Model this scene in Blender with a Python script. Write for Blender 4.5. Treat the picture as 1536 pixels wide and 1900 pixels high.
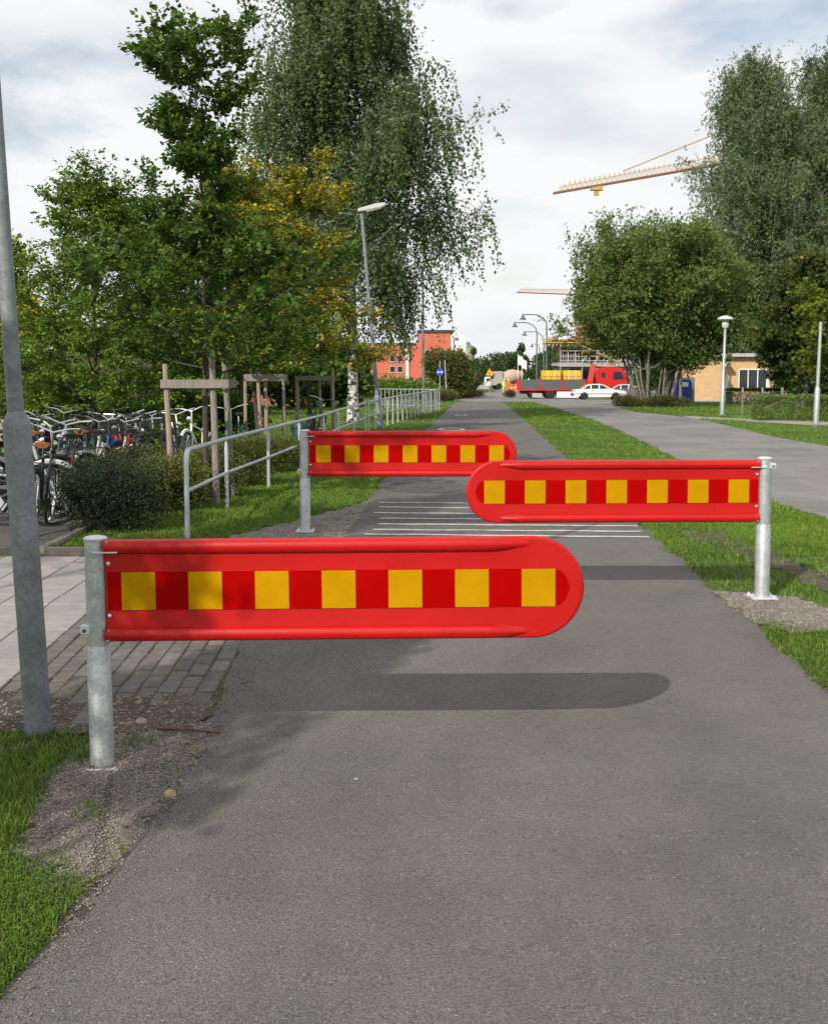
import bpy, bmesh, math, random
import numpy as np
from mathutils import Vector, Matrix

for o in list(bpy.data.objects):
    bpy.data.objects.remove(o, do_unlink=True)
SC = bpy.context.scene
COL = SC.collection
R = math.radians

# ------------------------------------------------------------------ camera
EYE = 1.65                      # metres above the level part of the path
FPX = 2150.0                    # focal length, in units of a 1536 wide picture
PITCH = R(5.0)
HORIZON = 693.0                 # picture row (of 1900) of the true horizon
cam_d = bpy.data.cameras.new('camera')
cam = bpy.data.objects.new('camera', cam_d); COL.objects.link(cam)
cam.location = (0, 0, EYE)
cam.rotation_euler = (R(90) - PITCH, 0, 0)
cam_d.sensor_fit = 'HORIZONTAL'; cam_d.sensor_width = 36
cam_d.lens = FPX / 1536 * 36
cam_d.shift_y = -((950 - HORIZON) - FPX * math.tan(PITCH)) / 1536
cam_d.clip_start = .05; cam_d.clip_end = 5000
SC.camera = cam

# ------------------------------------------------------------------ light
SUN_DIR = Vector((.80, 1.39, -1.0)).normalized()        # the way the light travels
elev = math.asin(-SUN_DIR.z)
azim = math.atan2(-SUN_DIR.x, -SUN_DIR.y)               # compass bearing of the sun from +Y
world = bpy.data.worlds.new('World'); SC.world = world; world.use_nodes = True
nt = world.node_tree; nt.nodes.clear()
def N(tree, kind, **kw):
    n = tree.nodes.new(kind)
    for k, v in kw.items(): setattr(n, k, v)
    return n
sky = N(nt, 'ShaderNodeTexSky', sky_type='NISHITA', sun_disc=False)
sky.sun_elevation = elev; sky.sun_rotation = azim
sky.air_density = 1.2; sky.dust_density = 1.5
bg1 = N(nt, 'ShaderNodeBackground'); bg1.inputs['Strength'].default_value = .12
nt.links.new(sky.outputs[0], bg1.inputs['Color'])
tc = N(nt, 'ShaderNodeTexCoord'); mp = N(nt, 'ShaderNodeMapping')
mp.inputs['Scale'].default_value = (1.0, 1.0, 2.6); mp.inputs['Location'].default_value = (3.1, 1.7, .4)
nt.links.new(tc.outputs['Generated'], mp.inputs[0])
n1 = N(nt, 'ShaderNodeTexNoise'); n1.inputs['Scale'].default_value = 3.2; n1.inputs['Detail'].default_value = 8; n1.inputs['Roughness'].default_value = .55
n2 = N(nt, 'ShaderNodeTexNoise'); n2.inputs['Scale'].default_value = 5.0; n2.inputs['Detail'].default_value = 5
nt.links.new(mp.outputs[0], n1.inputs[0]); nt.links.new(mp.outputs[0], n2.inputs[0])
r1 = N(nt, 'ShaderNodeValToRGB'); r1.color_ramp.elements[0].position = .28; r1.color_ramp.elements[1].position = .46
r2 = N(nt, 'ShaderNodeValToRGB'); r2.color_ramp.elements[0].position = .34; r2.color_ramp.elements[1].position = .52
r2.color_ramp.elements[0].color = (.77, .80, .86, 1); r2.color_ramp.elements[1].color = (.985, .992, 1.0, 1)
nt.links.new(n1.outputs[0], r1.inputs[0]); nt.links.new(n2.outputs[0], r2.inputs[0])
bg2 = N(nt, 'ShaderNodeBackground'); bg2.inputs['Strength'].default_value = .98
nt.links.new(r2.outputs[0], bg2.inputs['Color'])
mx = N(nt, 'ShaderNodeMixShader'); wo = N(nt, 'ShaderNodeOutputWorld')
nt.links.new(r1.outputs[0], mx.inputs[0]); nt.links.new(bg1.outputs[0], mx.inputs[1]); nt.links.new(bg2.outputs[0], mx.inputs[2])
nt.links.new(mx.outputs[0], wo.inputs[0])
sl = bpy.data.lights.new('sun', 'SUN'); sl.energy = 4.4; sl.angle = R(.6); sl.color = (1, .93, .82)
sun = bpy.data.objects.new('sun', sl); COL.objects.link(sun); sun.location = (-20, -30, 25)
sun.rotation_euler = SUN_DIR.to_track_quat('-Z', 'Y').to_euler()
SC.view_settings.view_transform = 'Standard'; SC.view_settings.look = 'None'
SC.view_settings.exposure = 0; SC.view_settings.gamma = 1
SC.render.engine = 'CYCLES'
SC.cycles.use_denoising = True
SC.cycles.max_bounces = 6; SC.cycles.transparent_max_bounces = 6

# ------------------------------------------------------------------ helpers
_ZY = np.array([-60, 0, 2.5, 5.2, 8.3, 11, 36, 60, 85, 111, 140, 260, 4000.])
_ZZ = np.array([-.4, -.36, -.27, -.147, -.02, 0, 0, -.14, -.42, -.76, -.85, -.95, -.95])
ROWS = np.unique(np.concatenate([np.arange(-6, 2, 1.), np.arange(2, 14, .1), np.arange(14, 30, .25), np.arange(30, 140, 1.), np.arange(140, 300, 5.), _ZY]))
def zg(y): return np.interp(y, _ZY, _ZZ)
CP, SP = math.cos(PITCH), math.sin(PITCH)
def G(u, v):
    """point of the ground seen at picture position u, v (1536 x 1900)"""
    t = (v - HORIZON)
    lo, hi = .5, 3000.
    for _ in range(60):
        m = .5 * (lo + hi)
        hh = EYE - float(zg(m))
        row = FPX * hh / CP / (m * CP + hh * SP)
        if row > t: lo = m
        else: hi = m
    d = .5 * (lo + hi); hh = EYE - float(zg(d))
    return ((u - 768) * (d * CP + hh * SP) / FPX, d)
def X(u, d): return (u - 768) * (d * CP + (EYE - float(zg(d))) * SP) / FPX
def Z(v, d):
    """height seen at row v at distance d"""
    return EYE - (v - HORIZON) * CP * (d * CP) / (FPX - (v - HORIZON) * CP * SP)
def gp(x, y, dz=0): return Vector((x, y, float(zg(y)) + dz))

def tag(o, label=None, cat=None, group=None, kind=None):
    if label: o['label'] = label
    if cat: o['category'] = cat
    if group: o['group'] = group
    if kind: o['kind'] = kind
    return o
def thing(name, label, cat, loc=(0, 0, 0), rz=0, group=None, rot=None):
    o = bpy.data.objects.new(name, None); COL.objects.link(o)
    o.empty_display_size = .2
    o.location = loc; o.rotation_euler = rot if rot else (0, 0, rz)
    return tag(o, label, cat, group)
def link(name, me, parent=None, m=None, loc=None, rot=None):
    o = bpy.data.objects.new(name, me); COL.objects.link(o)
    if parent: o.parent = parent
    if m is not None:
        if me.materials and me.materials[0] != m:
            o.material_slots[0].link = 'OBJECT'; o.material_slots[0].material = m
        elif not me.materials: me.materials.append(m)
    if loc is not None: o.location = loc
    if rot is not None: o.rotation_euler = rot
    return o
def children(o): return [c for c in bpy.data.objects if c.parent == o]
def copy_tree(o, kids, parent=None):
    c = o.copy(); COL.objects.link(c); c.parent = parent
    for k in kids.get(o.name, []): copy_tree(k, kids, c)
    return c
def kid_map():
    d = {}
    for o in bpy.data.objects:
        if o.parent: d.setdefault(o.parent.name, []).append(o)
    return d

class MB:
    def __init__(s): s.v = []; s.f = []
    def add(s, vs, fs):
        b = len(s.v); s.v += [tuple(p) for p in vs]; s.f += [tuple(i + b for i in f) for f in fs]
    def box(s, c, size, rz=0, M=None):
        hx, hy, hz = size[0] / 2, size[1] / 2, size[2] / 2
        M3 = M if M is not None else Matrix.Rotation(rz, 3, 'Z')
        vs = [Vector(c) + M3 @ Vector((x, y, z)) for x in (-hx, hx) for y in (-hy, hy) for z in (-hz, hz)]
        s.add(vs, [(0, 1, 3, 2), (4, 6, 7, 5), (0, 4, 5, 1), (2, 3, 7, 6), (0, 2, 6, 4), (1, 5, 7, 3)]); return s
    def bbox(s, x0, x1, y0, y1, z0, z1): return s.box(((x0 + x1) / 2, (y0 + y1) / 2, (z0 + z1) / 2), (abs(x1 - x0), abs(y1 - y0), abs(z1 - z0)))
    def tube(s, pts, rad, n=8, cap=True):
        pts = [Vector(p) for p in pts]
        if not hasattr(rad, '__len__'): rad = [rad] * len(pts)
        rings = []; up = None
        for i, p in enumerate(pts):
            t = (pts[min(i + 1, len(pts) - 1)] - pts[max(i - 1, 0)])
            t = t.normalized() if t.length > 1e-9 else Vector((0, 0, 1))
            if up is None: up = Vector((1, 0, 0)) if abs(t.x) < .8 else Vector((0, 1, 0))
            a = (up - t * up.dot(t)).normalized(); b = t.cross(a); up = a
            rings.append([p + (a * math.cos(q) + b * math.sin(q)) * rad[i] for q in (2 * math.pi * k / n for k in range(n))])
        vs = [q for r in rings for q in r]; fs = []
        for i in range(len(pts) - 1):
            for k in range(n):
                k2 = (k + 1) % n
                fs.append((i * n + k, i * n + k2, (i + 1) * n + k2, (i + 1) * n + k))
        if cap: fs.append(tuple(range(n))[::-1]); fs.append(tuple((len(pts) - 1) * n + k for k in range(n)))
        s.add(vs, fs); return s
    def lathe(s, prof, c=(0, 0, 0), n=20, M=None):
        c = Vector(c); M3 = M if M is not None else Matrix.Identity(3)
        vs = [c + M3 @ Vector((r * math.cos(2 * math.pi * k / n), r * math.sin(2 * math.pi * k / n), z)) for r, z in prof for k in range(n)]
        fs = [(i * n + k, i * n + (k + 1) % n, (i + 1) * n + (k + 1) % n, (i + 1) * n + k) for i in range(len(prof) - 1) for k in range(n)]
        if prof[0][0] > 1e-6: fs.append(tuple(range(n))[::-1])
        if prof[-1][0] > 1e-6: fs.append(tuple((len(prof) - 1) * n + k for k in range(n)))
        s.add(vs, fs); return s
    def torus(s, c, R0, r, axis='Y', n=28, m=6, a0=0, a1=2 * math.pi, sx=1):
        full = abs(a1 - a0 - 2 * math.pi) < 1e-6; c = Vector(c); vs = []; fs = []; cnt = n if full else n + 1
        for i in range(cnt):
            a = a0 + (a1 - a0) * i / n
            for k in range(m):
                b = 2 * math.pi * k / m; rr = R0 + r * math.cos(b); h = r * sx * math.sin(b)
                p = {'Y': (rr * math.cos(a), h, rr * math.sin(a)), 'X': (h, rr * math.cos(a), rr * math.sin(a)), 'Z': (rr * math.cos(a), rr * math.sin(a), h)}[axis]
                vs.append(c + Vector(p))
        for i in range(n):
            j = (i + 1) % cnt
            for k in range(m): fs.append((i * m + k, j * m + k, j * m + (k + 1) % m, i * m + (k + 1) % m))
        s.add(vs, fs); return s
    def prism(s, poly, depth, M=None, c=(0, 0, 0)):
        """polygon in XZ, thickness along Y"""
        M3 = M if M is not None else Matrix.Identity(3); c = Vector(c); n = len(poly)
        vs = [c + M3 @ Vector((x, y, z)) for y in (-depth / 2, depth / 2) for x, z in poly]
        fs = [tuple(range(n)), tuple(range(n, 2 * n))[::-1]] + [(k, k + n, (k + 1) % n + n, (k + 1) % n) for k in range(n)]
        s.add(vs, fs); return s
    def mesh(s, name, m=None, smooth=False, bevel=0):
        me = bpy.data.meshes.new(name); me.from_pydata(s.v, [], s.f)
        bm = bmesh.new(); bm.from_mesh(me)
        if bevel: bmesh.ops.bevel(bm, geom=[e for e in bm.edges if len(e.link_faces) == 2 and e.calc_face_angle(0) > .5], offset=bevel, segments=2, affect='EDGES', clamp_overlap=True)
        bmesh.ops.recalc_face_normals(bm, faces=bm.faces); bm.to_mesh(me); bm.free()
        if m is not None: me.materials.append(m)
        if smooth:
            me.polygons.foreach_set('use_smooth', [True] * len(me.polygons))
            try: me.set_sharp_from_angle(angle=R(42))
            except Exception: pass
        return me
    def build(s, name, m, parent=None, smooth=False, loc=None, rot=None, bevel=0):
        return link(name, s.mesh(name, m, smooth, bevel), parent, None, loc, rot)

# ------------------------------------------------------------------ materials
MATS = {}
def mat(name, col, rough=.6, metal=0, var=.15, scale=6, bump=0, bscale=60, spec=.4, stretch=(1, 1, 1), coat=0, spangle=0, dirt=0):
    m = bpy.data.materials.new(name); m.use_nodes = True; t = m.node_tree
    p = t.nodes['Principled BSDF']
    p.inputs['Roughness'].default_value = rough; p.inputs['Metallic'].default_value = metal
    p.inputs['Specular IOR Level'].default_value = spec
    if coat: p.inputs['Coat Weight'].default_value = coat; p.inputs['Coat Roughness'].default_value = .08
    g = N(t, 'ShaderNodeNewGeometry'); mpn = N(t, 'ShaderNodeMapping'); mpn.inputs['Scale'].default_value = stretch
    t.links.new(g.outputs['Position'], mpn.inputs[0])
    n = N(t, 'ShaderNodeTexNoise'); n.inputs['Scale'].default_value = scale; n.inputs['Detail'].default_value = 6; n.inputs['Roughness'].default_value = .6
    t.links.new(mpn.outputs[0], n.inputs[0])
    r = N(t, 'ShaderNodeValToRGB'); e = r.color_ramp.elements
    e[0].position = .3; e[1].position = .7
    e[0].color = tuple(c * (1 - var) for c in col) + (1,); e[1].color = tuple(min(1, c * (1 + var)) for c in col) + (1,)
    t.links.new(n.outputs[0], r.inputs[0]); t.links.new(r.outputs[0], p.inputs['Base Color'])
    if spangle or dirt:      # zinc crystals; specks of splashed dirt
        v = N(t, 'ShaderNodeTexVoronoi' if spangle else 'ShaderNodeTexNoise'); v.inputs['Scale'].default_value = spangle or 38
        t.links.new(mpn.outputs[0], v.inputs['Vector'])
        rr = N(t, 'ShaderNodeValToRGB'); q = rr.color_ramp.elements
        if spangle: q[0].color = (.80, .80, .81, 1); q[1].color = (1.16, 1.16, 1.15, 1)
        else: v.inputs['Detail'].default_value = 8; v.inputs['Roughness'].default_value = .75; q[0].position = .60; q[1].position = .74; q[0].color = (1, 1, 1, 1); q[1].color = (1 - dirt, 1 - dirt, 1 - dirt, 1)
        t.links.new(v.outputs['Color'] if spangle else v.outputs[0], rr.inputs[0])
        mm = N(t, 'ShaderNodeMix', data_type='RGBA', blend_type='MULTIPLY'); mm.inputs[0].default_value = 1
        t.links.new(r.outputs[0], mm.inputs[6]); t.links.new(rr.outputs[0], mm.inputs[7]); t.links.new(mm.outputs[2], p.inputs['Base Color'])
        mr = N(t, 'ShaderNodeMapRange'); mr.inputs[3].default_value = rough * .8; mr.inputs[4].default_value = min(1, rough * 1.3)
        t.links.new(n.outputs[0], mr.inputs[0]); t.links.new(mr.outputs[0], p.inputs['Roughness'])
    if bump:
        n3 = N(t, 'ShaderNodeTexNoise'); n3.inputs['Scale'].default_value = bscale; n3.inputs['Detail'].default_value = 4
        t.links.new(mpn.outputs[0], n3.inputs[0])
        b = N(t, 'ShaderNodeBump'); b.inputs['Strength'].default_value = bump; b.inputs['Distance'].default_value = .01
        t.links.new(n3.outputs[0], b.inputs['Height']); t.links.new(b.outputs[0], p.inputs['Normal'])
    MATS[name] = m; return m
def leafmat(name, trans=.42, rough=.55):
    """leaves and blades: colour comes from each leaf's own tint"""
    m = bpy.data.materials.new(name); m.use_nodes = True; t = m.node_tree
    p = t.nodes['Principled BSDF']; p.inputs['Roughness'].default_value = rough; p.inputs['Specular IOR Level'].default_value = .3
    a = N(t, 'ShaderNodeAttribute', attribute_name='tint')
    t.links.new(a.outputs['Color'], p.inputs['Base Color'])
    tr = N(t, 'ShaderNodeBsdfTranslucent'); t.links.new(a.outputs['Color'], tr.inputs['Color'])
    x = N(t, 'ShaderNodeMixShader'); x.inputs[0].default_value = trans
    t.links.new(p.outputs[0], x.inputs[1]); t.links.new(tr.outputs[0], x.inputs[2])
    t.links.new(x.outputs[0], t.nodes['Material Output'].inputs[0]); MATS[name] = m; return m
def groundmat(name, cols, scales, rough=.9, speck=None, bump=.4, bscale=90, spec=.25):
    """cols: list of (colour, ramp position) over a broad noise, plus a fine grain and optional pale specks"""
    m = bpy.data.materials.new(name); m.use_nodes = True; t = m.node_tree
    p = t.nodes['Principled BSDF']; p.inputs['Roughness'].default_value = rough; p.inputs['Specular IOR Level'].default_value = spec
    g = N(t, 'ShaderNodeNewGeometry')
    n = N(t, 'ShaderNodeTexNoise'); n.inputs['Scale'].default_value = scales[0]; n.inputs['Detail'].default_value = 7; n.inputs['Roughness'].default_value = .62
    t.links.new(g.outputs['Position'], n.inputs[0])
    r = N(t, 'ShaderNodeValToRGB'); e = r.color_ramp.elements
    while len(e) < len(cols): e.new(.5)
    for k, (c, pos) in enumerate(cols): e[k].position = pos; e[k].color = tuple(c) + (1,)
    t.links.new(n.outputs[0], r.inputs[0])
    nf = N(t, 'ShaderNodeTexNoise'); nf.inputs['Scale'].default_value = scales[1]; nf.inputs['Detail'].default_value = 3
    t.links.new(g.outputs['Position'], nf.inputs[0])
    rf = N(t, 'ShaderNodeValToRGB'); rf.color_ramp.elements[0].position = .3; rf.color_ramp.elements[1].position = .72
    rf.color_ramp.elements[0].color = (.47, .47, .48, 1); rf.color_ramp.elements[1].color = (1.45, 1.43, 1.40, 1)
    t.links.new(nf.outputs[0], rf.inputs[0])
    mu = N(t, 'ShaderNodeMix', data_type='RGBA', blend_type='MULTIPLY'); mu.inputs[0].default_value = 1
    t.links.new(r.outputs[0], mu.inputs[6]); t.links.new(rf.outputs[0], mu.inputs[7])
    out = mu.outputs[2]
    mb = N(t, 'ShaderNodeMapping'); mb.inputs['Scale'].default_value = (1.0, .38, 1); t.links.new(g.outputs['Position'], mb.inputs[0])
    nb2 = N(t, 'ShaderNodeTexNoise'); nb2.inputs['Scale'].default_value = .9; nb2.inputs['Detail'].default_value = 5; nb2.inputs['Roughness'].default_value = .7; t.links.new(mb.outputs[0], nb2.inputs[0])
    rb = N(t, 'ShaderNodeValToRGB'); rb.color_ramp.elements[0].position = .32; rb.color_ramp.elements[1].position = .66; rb.color_ramp.elements[0].color = (.84, .84, .85, 1); rb.color_ramp.elements[1].color = (1.10, 1.09, 1.07, 1)
    t.links.new(nb2.outputs[0], rb.inputs[0])
    m4 = N(t, 'ShaderNodeMix', data_type='RGBA', blend_type='MULTIPLY'); m4.inputs[0].default_value = 1; t.links.new(out, m4.inputs[6]); t.links.new(rb.outputs[0], m4.inputs[7]); out = m4.outputs[2]
    if speck:
        sc, thr, scol = speck
        v = N(t, 'ShaderNodeTexVoronoi'); v.inputs['Scale'].default_value = sc; t.links.new(g.outputs['Position'], v.inputs['Vector'])
        sep = N(t, 'ShaderNodeSeparateColor'); t.links.new(v.outputs['Color'], sep.inputs[0])
        a = N(t, 'ShaderNodeMath', operation='LESS_THAN'); a.inputs[1].default_value = .35; t.links.new(v.outputs['Distance'], a.inputs[0])
        b = N(t, 'ShaderNodeMath', operation='GREATER_THAN'); b.inputs[1].default_value = thr; t.links.new(sep.outputs[0], b.inputs[0])
        ab = N(t, 'ShaderNodeMath', operation='MULTIPLY'); t.links.new(a.outputs[0], ab.inputs[0]); t.links.new(b.outputs[0], ab.inputs[1])
        m2 = N(t, 'ShaderNodeMix', data_type='RGBA'); t.links.new(ab.outputs[0], m2.inputs[0]); t.links.new(out, m2.inputs[6]); m2.inputs[7].default_value = tuple(scol) + (1,)
        out = m2.outputs[2]
    t.links.new(out, p.inputs['Base Color'])
    nb = N(t, 'ShaderNodeTexNoise'); nb.inputs['Scale'].default_value = bscale; nb.inputs['Detail'].default_value = 5
    t.links.new(g.outputs['Position'], nb.inputs[0])
    b = N(t, 'ShaderNodeBump'); b.inputs['Strength'].default_value = bump; b.inputs['Distance'].default_value = .012
    t.links.new(nb.outputs[0], b.inputs['Height']); t.links.new(b.outputs[0], p.inputs['Normal'])
    MATS[name] = m; return m
def glassmat(name, col=(.03, .035, .04), rough=.05):
    m = mat(name, col, rough, 0, .1, 1, spec=.35); return m

asphalt = groundmat('asphalt', [((.118, .113, .108), .25), ((.145, .138, .131), .5), ((.172, .162, .153), .8)], (1.1, 130), speck=(105, .985, (.33, .31, .30)), bump=.55, bscale=160)
asphalt_dark = groundmat('asphalt_dark', [((.085, .083, .085), .3), ((.12, .115, .115), .7)], (2.5, 140), speck=(75, .97, (.4, .38, .36)), bump=.5, bscale=160)
road_mat = groundmat('road_asphalt', [((.16, .16, .162), .3), ((.218, .210, .204), .5), ((.28, .266, .255), .75)], (.35, 60), speck=(40, .97, (.45, .42, .4)), bump=.4)
sidepath_mat = groundmat('side_path', [((.27, .25, .235), .3), ((.34, .32, .30), .7)], (.8, 60), bump=.3)
grass_ground = groundmat('grass_ground', [((.040, .068, .014), .25), ((.065, .11, .018), .45), ((.09, .145, .025), .62), ((.12, .13, .04), .85)], (1.3, 45), bump=.8, bscale=60)
soil = groundmat('soil', [((.065, .05, .038), .3), ((.11, .088, .066), .6), ((.15, .125, .1), .8)], (4, 90), speck=(60, .93, (.3, .27, .24)), bump=.9, bscale=50)
gravel = groundmat('gravel', [((.15, .128, .105), .3), ((.24, .21, .18), .5), ((.33, .295, .255), .75)], (3.2, 120), speck=(70, .8, (.40, .36, .32)), bump=1, bscale=110)
white_paint = groundmat('road_paint', [((.17, .165, .16), .30), ((.42, .42, .41), .40), ((.60, .60, .59), .52)], (7, 90), rough=.75, bump=.4)
galv = mat('galvanised', (.46, .485, .49), .42, .55, var=.16, scale=12, bump=.05, bscale=70, spec=.5, spangle=75)
galv2 = mat('galvanised_bright', (.70, .72, .73), .38, .5, var=.1, scale=30)
lampgrey = mat('lamp_post_grey', (.20, .218, .23), .55, .3, var=.24, scale=7, bump=.08, bscale=60, spangle=60)
railgrey = mat('rail_grey', (.50, .54, .57), .4, .45, var=.1, scale=14)
red_plastic = mat('red_plastic', (.44, .005, .004), .40, 0, var=.10, scale=2.2, bump=.012, bscale=25, spec=.34, dirt=.34)
red_tape = mat('red_reflective', (.34, .0003, .0003), .5, 0, var=.08, scale=4, spec=.04, dirt=.15)
yellow_tape = mat('yellow_reflective', (.45, .232, .0005), .5, 0, var=.09, scale=7, spec=.05, dirt=.26)
wood = mat('weathered_wood', (.30, .242, .18), .85, var=.3, scale=9, bump=.3, bscale=30, stretch=(6, 6, .8))
wood_grey = mat('grey_wood', (.225, .20, .178), .85, var=.28, scale=9, bump=.3, bscale=30, stretch=(5, 5, 1))
bark = mat('bark', (.07, .055, .042), .95, var=.4, scale=14, bump=.8, bscale=30, stretch=(1, 1, .35))
bark_grey = mat('bark_grey', (.17, .155, .13), .95, var=.35, scale=9, bump=.6, bscale=30, stretch=(1, 1, .3))
black = mat('black_rubber', (.018, .018, .019), .75, var=.2)
blackp = mat('black_paint', (.02, .021, .023), .35, var=.2)
chrome = mat('chrome', (.82, .83, .85), .16, 1, var=.05)
white_p = mat('white_paint', (.80, .80, .79), .4, var=.05, scale=2)
darkgrey = mat('dark_grey', (.06, .062, .065), .6, var=.15)
redp = mat('red_paint', (.55, .022, .02), .38, var=.1, scale=1, coat=.15)
glass = glassmat('window_glass', (.03, .037, .042))
leaf = leafmat('leaf'); blade = leafmat('grass_blade', .3, .6)

# ------------------------------------------------------------------ the setting
rs = np.random.RandomState(7)
def poly_px(pts): return np.array([G(u, v) for u, v in pts])
def edge_fn(pts, ext=True):
    a = np.array(sorted([(d, x) for x, d in [G(u, v) for u, v in pts]]))
    return a[:, 0], a[:, 1]
PL = edge_fn([(-45, 1900), (75, 1764), (330, 1440), (400, 1310), (452, 1190), (560, 1062), (660, 960), (720, 880), (765, 828), (830, 760), (852, 742)])
PR = edge_fn([(2150, 1900), (1760, 1490), (1536, 1285), (1340, 1110), (1200, 985), (1047, 845), (1000, 805), (930, 745)])
def wob(y, k, a):      # ragged edge, the same every time
    return a * (np.sin(y * 7.3 + k) * .5 + np.sin(y * 17.1 + 2 * k) * .3 + np.sin(y * 41. + 3 * k) * .25 + np.sin(y * 3.1 + k) * .4)
def path_l(y): return np.interp(y, *PL) + wob(y, 1., .018) * np.clip(y / 6, .6, 2)
def path_r(y): return np.interp(y, *PR) + wob(y, 2., .022) * np.clip(y / 6, .6, 2)
def strip(name, xl, xr, y0, y1, m, dz, kind='structure', nx=1, rag=0):
    ys = ROWS[(ROWS > y0) & (ROWS < y1)]; ys = np.concatenate([[y0], ys, [y1]])
    vs = []; fs = []
    for y in ys:
        a, b = float(xl(y)), float(xr(y))
        for k in range(nx + 1):
            x = a + (b - a) * k / nx
            vs.append((x, y, float(zg(y)) + dz))
    w = nx + 1
    for i in range(len(ys) - 1):
        for k in range(nx): fs.append((i * w + k, i * w + k + 1, (i + 1) * w + k + 1, (i + 1) * w + k))
    me = bpy.data.meshes.new(name); me.from_pydata(vs, [], fs); me.materials.append(m)
    o = link(name, me)
    if kind: tag(o, kind=kind)
    return o
const = lambda c: (lambda y: c)
# ground reaches the horizon
ys = np.concatenate([[-60, -20], ROWS, [400, 800, 1500, 4000]]); ys = np.unique(ys)
xs = np.array([-4000, -800, -200, -60, -20, -8, -4, -2, 0, 2, 4, 8, 20, 60, 200, 800, 4000.])
vs = [(x, y, float(zg(y))) for y in ys for x in xs]; w = len(xs)
fs = [(i * w + k, i * w + k + 1, (i + 1) * w + k + 1, (i + 1) * w + k) for i in range(len(ys) - 1) for k in range(w - 1)]
me = bpy.data.meshes.new('ground'); me.from_pydata(vs, [], fs); me.materials.append(grass_ground); tag(link('ground', me), kind='structure')
strip('cycle_path', path_l, path_r, -2, 86, asphalt, .008)
# road on the right and the junction beyond
RN = edge_fn([(1650, 1010), (1536, 964), (1433, 931), (1330, 885), (1251, 850), (1206, 826), (1151, 800), (1100, 779), (1048, 763), (975, 742)])
RF = edge_fn([(1900, 905), (1700, 865), (1536, 828), (1443, 812), (1364, 793), (1300, 778), (1240, 770), (1182, 765), (1150, 757), (1195, 746)])
def road_l(y): return np.interp(y, *RN) + wob(y, 4., .05)
def road_r(y): return np.interp(y, *RF) + wob(y, 5., .04)
ra = G(1650, 1010)[1]
def road_r2(y):
    # the far edge runs off to the right in the foreground
    return np.where(y < RF[0][0], RF[1][0] + (RF[0][0] - y) * 4, np.interp(y, *RF)) + wob(y, 5., .04)
strip('road', road_l, road_r2, ra, 92, road_mat, .004, nx=2)
JL = edge_fn([(852, 742), (866, 735), (925, 724), (934, 716)])
strip('junction', lambda y: np.interp(y, *JL), lambda y: np.interp(y, [84, 100, 130, 260], [24, 32, 30, 40]), 86.5, 330, road_mat, .006, nx=2)
# light side path that leaves the road to the right
SPN = G(1297, 777.5); SPF = G(1240, 770)
sp = [G(1536, 791), G(1700, 795), G(1700, 786), G(1536, 783.5), G(1370, 776.5), G(1260, 771.5), G(1285, 777)]
bm = bmesh.new(); f = bm.faces.new([bm.verts.new((x, y, float(zg(y)) + .012)) for x, y in sp]); me = bpy.data.meshes.new('side_path'); bmesh.ops.triangulate(bm, faces=bm.faces); bmesh.ops.recalc_face_normals(bm, faces=bm.faces); bm.to_mesh(me); bm.free(); me.materials.append(sidepath_mat)
tag(link('side_path', me), kind='structure')
# dark asphalt of the cycle park and a sandy strip through the field
strip('bicycle_park_paving', const(-14), lambda y: np.where(y < 13, -3.5, -3.9), 10.55, 21, asphalt_dark, .004)
strip('field_path', lambda y: -9 + 0 * y, lambda y: np.interp(y, *PL) - .02, *sorted([G(700, 783)[1], G(700, 779)[1]]), sidepath_mat, .006, nx=2)

# gravel and soil
def blob(name, pts, m, dz, n=140, rag=.03, kind='structure'):
    P = poly_px(pts); Pc = np.vstack([P, P[:1]])
    seg = np.sqrt((np.diff(Pc, axis=0) ** 2).sum(1)); L = np.concatenate([[0], np.cumsum(seg)])
    t = np.linspace(0, L[-1], n, endpoint=False)
    x = np.interp(t, L, Pc[:, 0]); y = np.interp(t, L, Pc[:, 1])
    x = x + rs.uniform(-rag, rag, n); y = y + rs.uniform(-rag, rag, n)
    bm = bmesh.new(); bm.faces.new([bm.verts.new((a, b, 0)) for a, b in zip(x, y)])
    bmesh.ops.triangulate(bm, faces=bm.faces)
    for yy in ROWS[(ROWS > y.min()) & (ROWS < y.max())][::5]:
        bmesh.ops.bisect_plane(bm, geom=bm.verts[:] + bm.edges[:] + bm.faces[:], plane_co=(0, yy, 0), plane_no=(0, 1, 0))
    for v in bm.verts: v.co.z = float(zg(v.co.y)) + dz
    bmesh.ops.recalc_face_normals(bm, faces=bm.faces)
    for fc in bm.faces:
        if fc.normal.z < 0: fc.normal_flip()
    me = bpy.data.meshes.new(name); bm.to_mesh(me); bm.free(); me.materials.append(m)
    tag(link(name, me), kind=kind); return np.c_[x, y]
GR1 = blob('gravel_patch', [(62, 1790), (88, 1764), (345, 1440), (395, 1345), (300, 1335), (185, 1362), (150, 1418), (95, 1440), (88, 1490), (45, 1530), (40, 1590), (95, 1615), (160, 1650), (135, 1712), (80, 1772)], gravel, .010, n=260, rag=.05)
GR2 = blob('gravel_patch', [(1318, 1098), (1400, 1104), (1480, 1112), (1560, 1140), (1600, 1165), (1480, 1180), (1400, 1158), (1370, 1140)], gravel, .012, rag=.03)
GR3 = blob('gravel_patch', [(430, 997), (560, 965), (690, 930), (676, 948), (640, 1000), (590, 1030), (430, 1030)], gravel, .012, rag=.04)
SO1 = blob('bare_soil', [(-300, 1345), (-160, 1285), (60, 1288), (200, 1298), (380, 1292), (398, 1312), (372, 1352), (200, 1368), (60, 1365)], soil, .0135, rag=.03)
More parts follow.
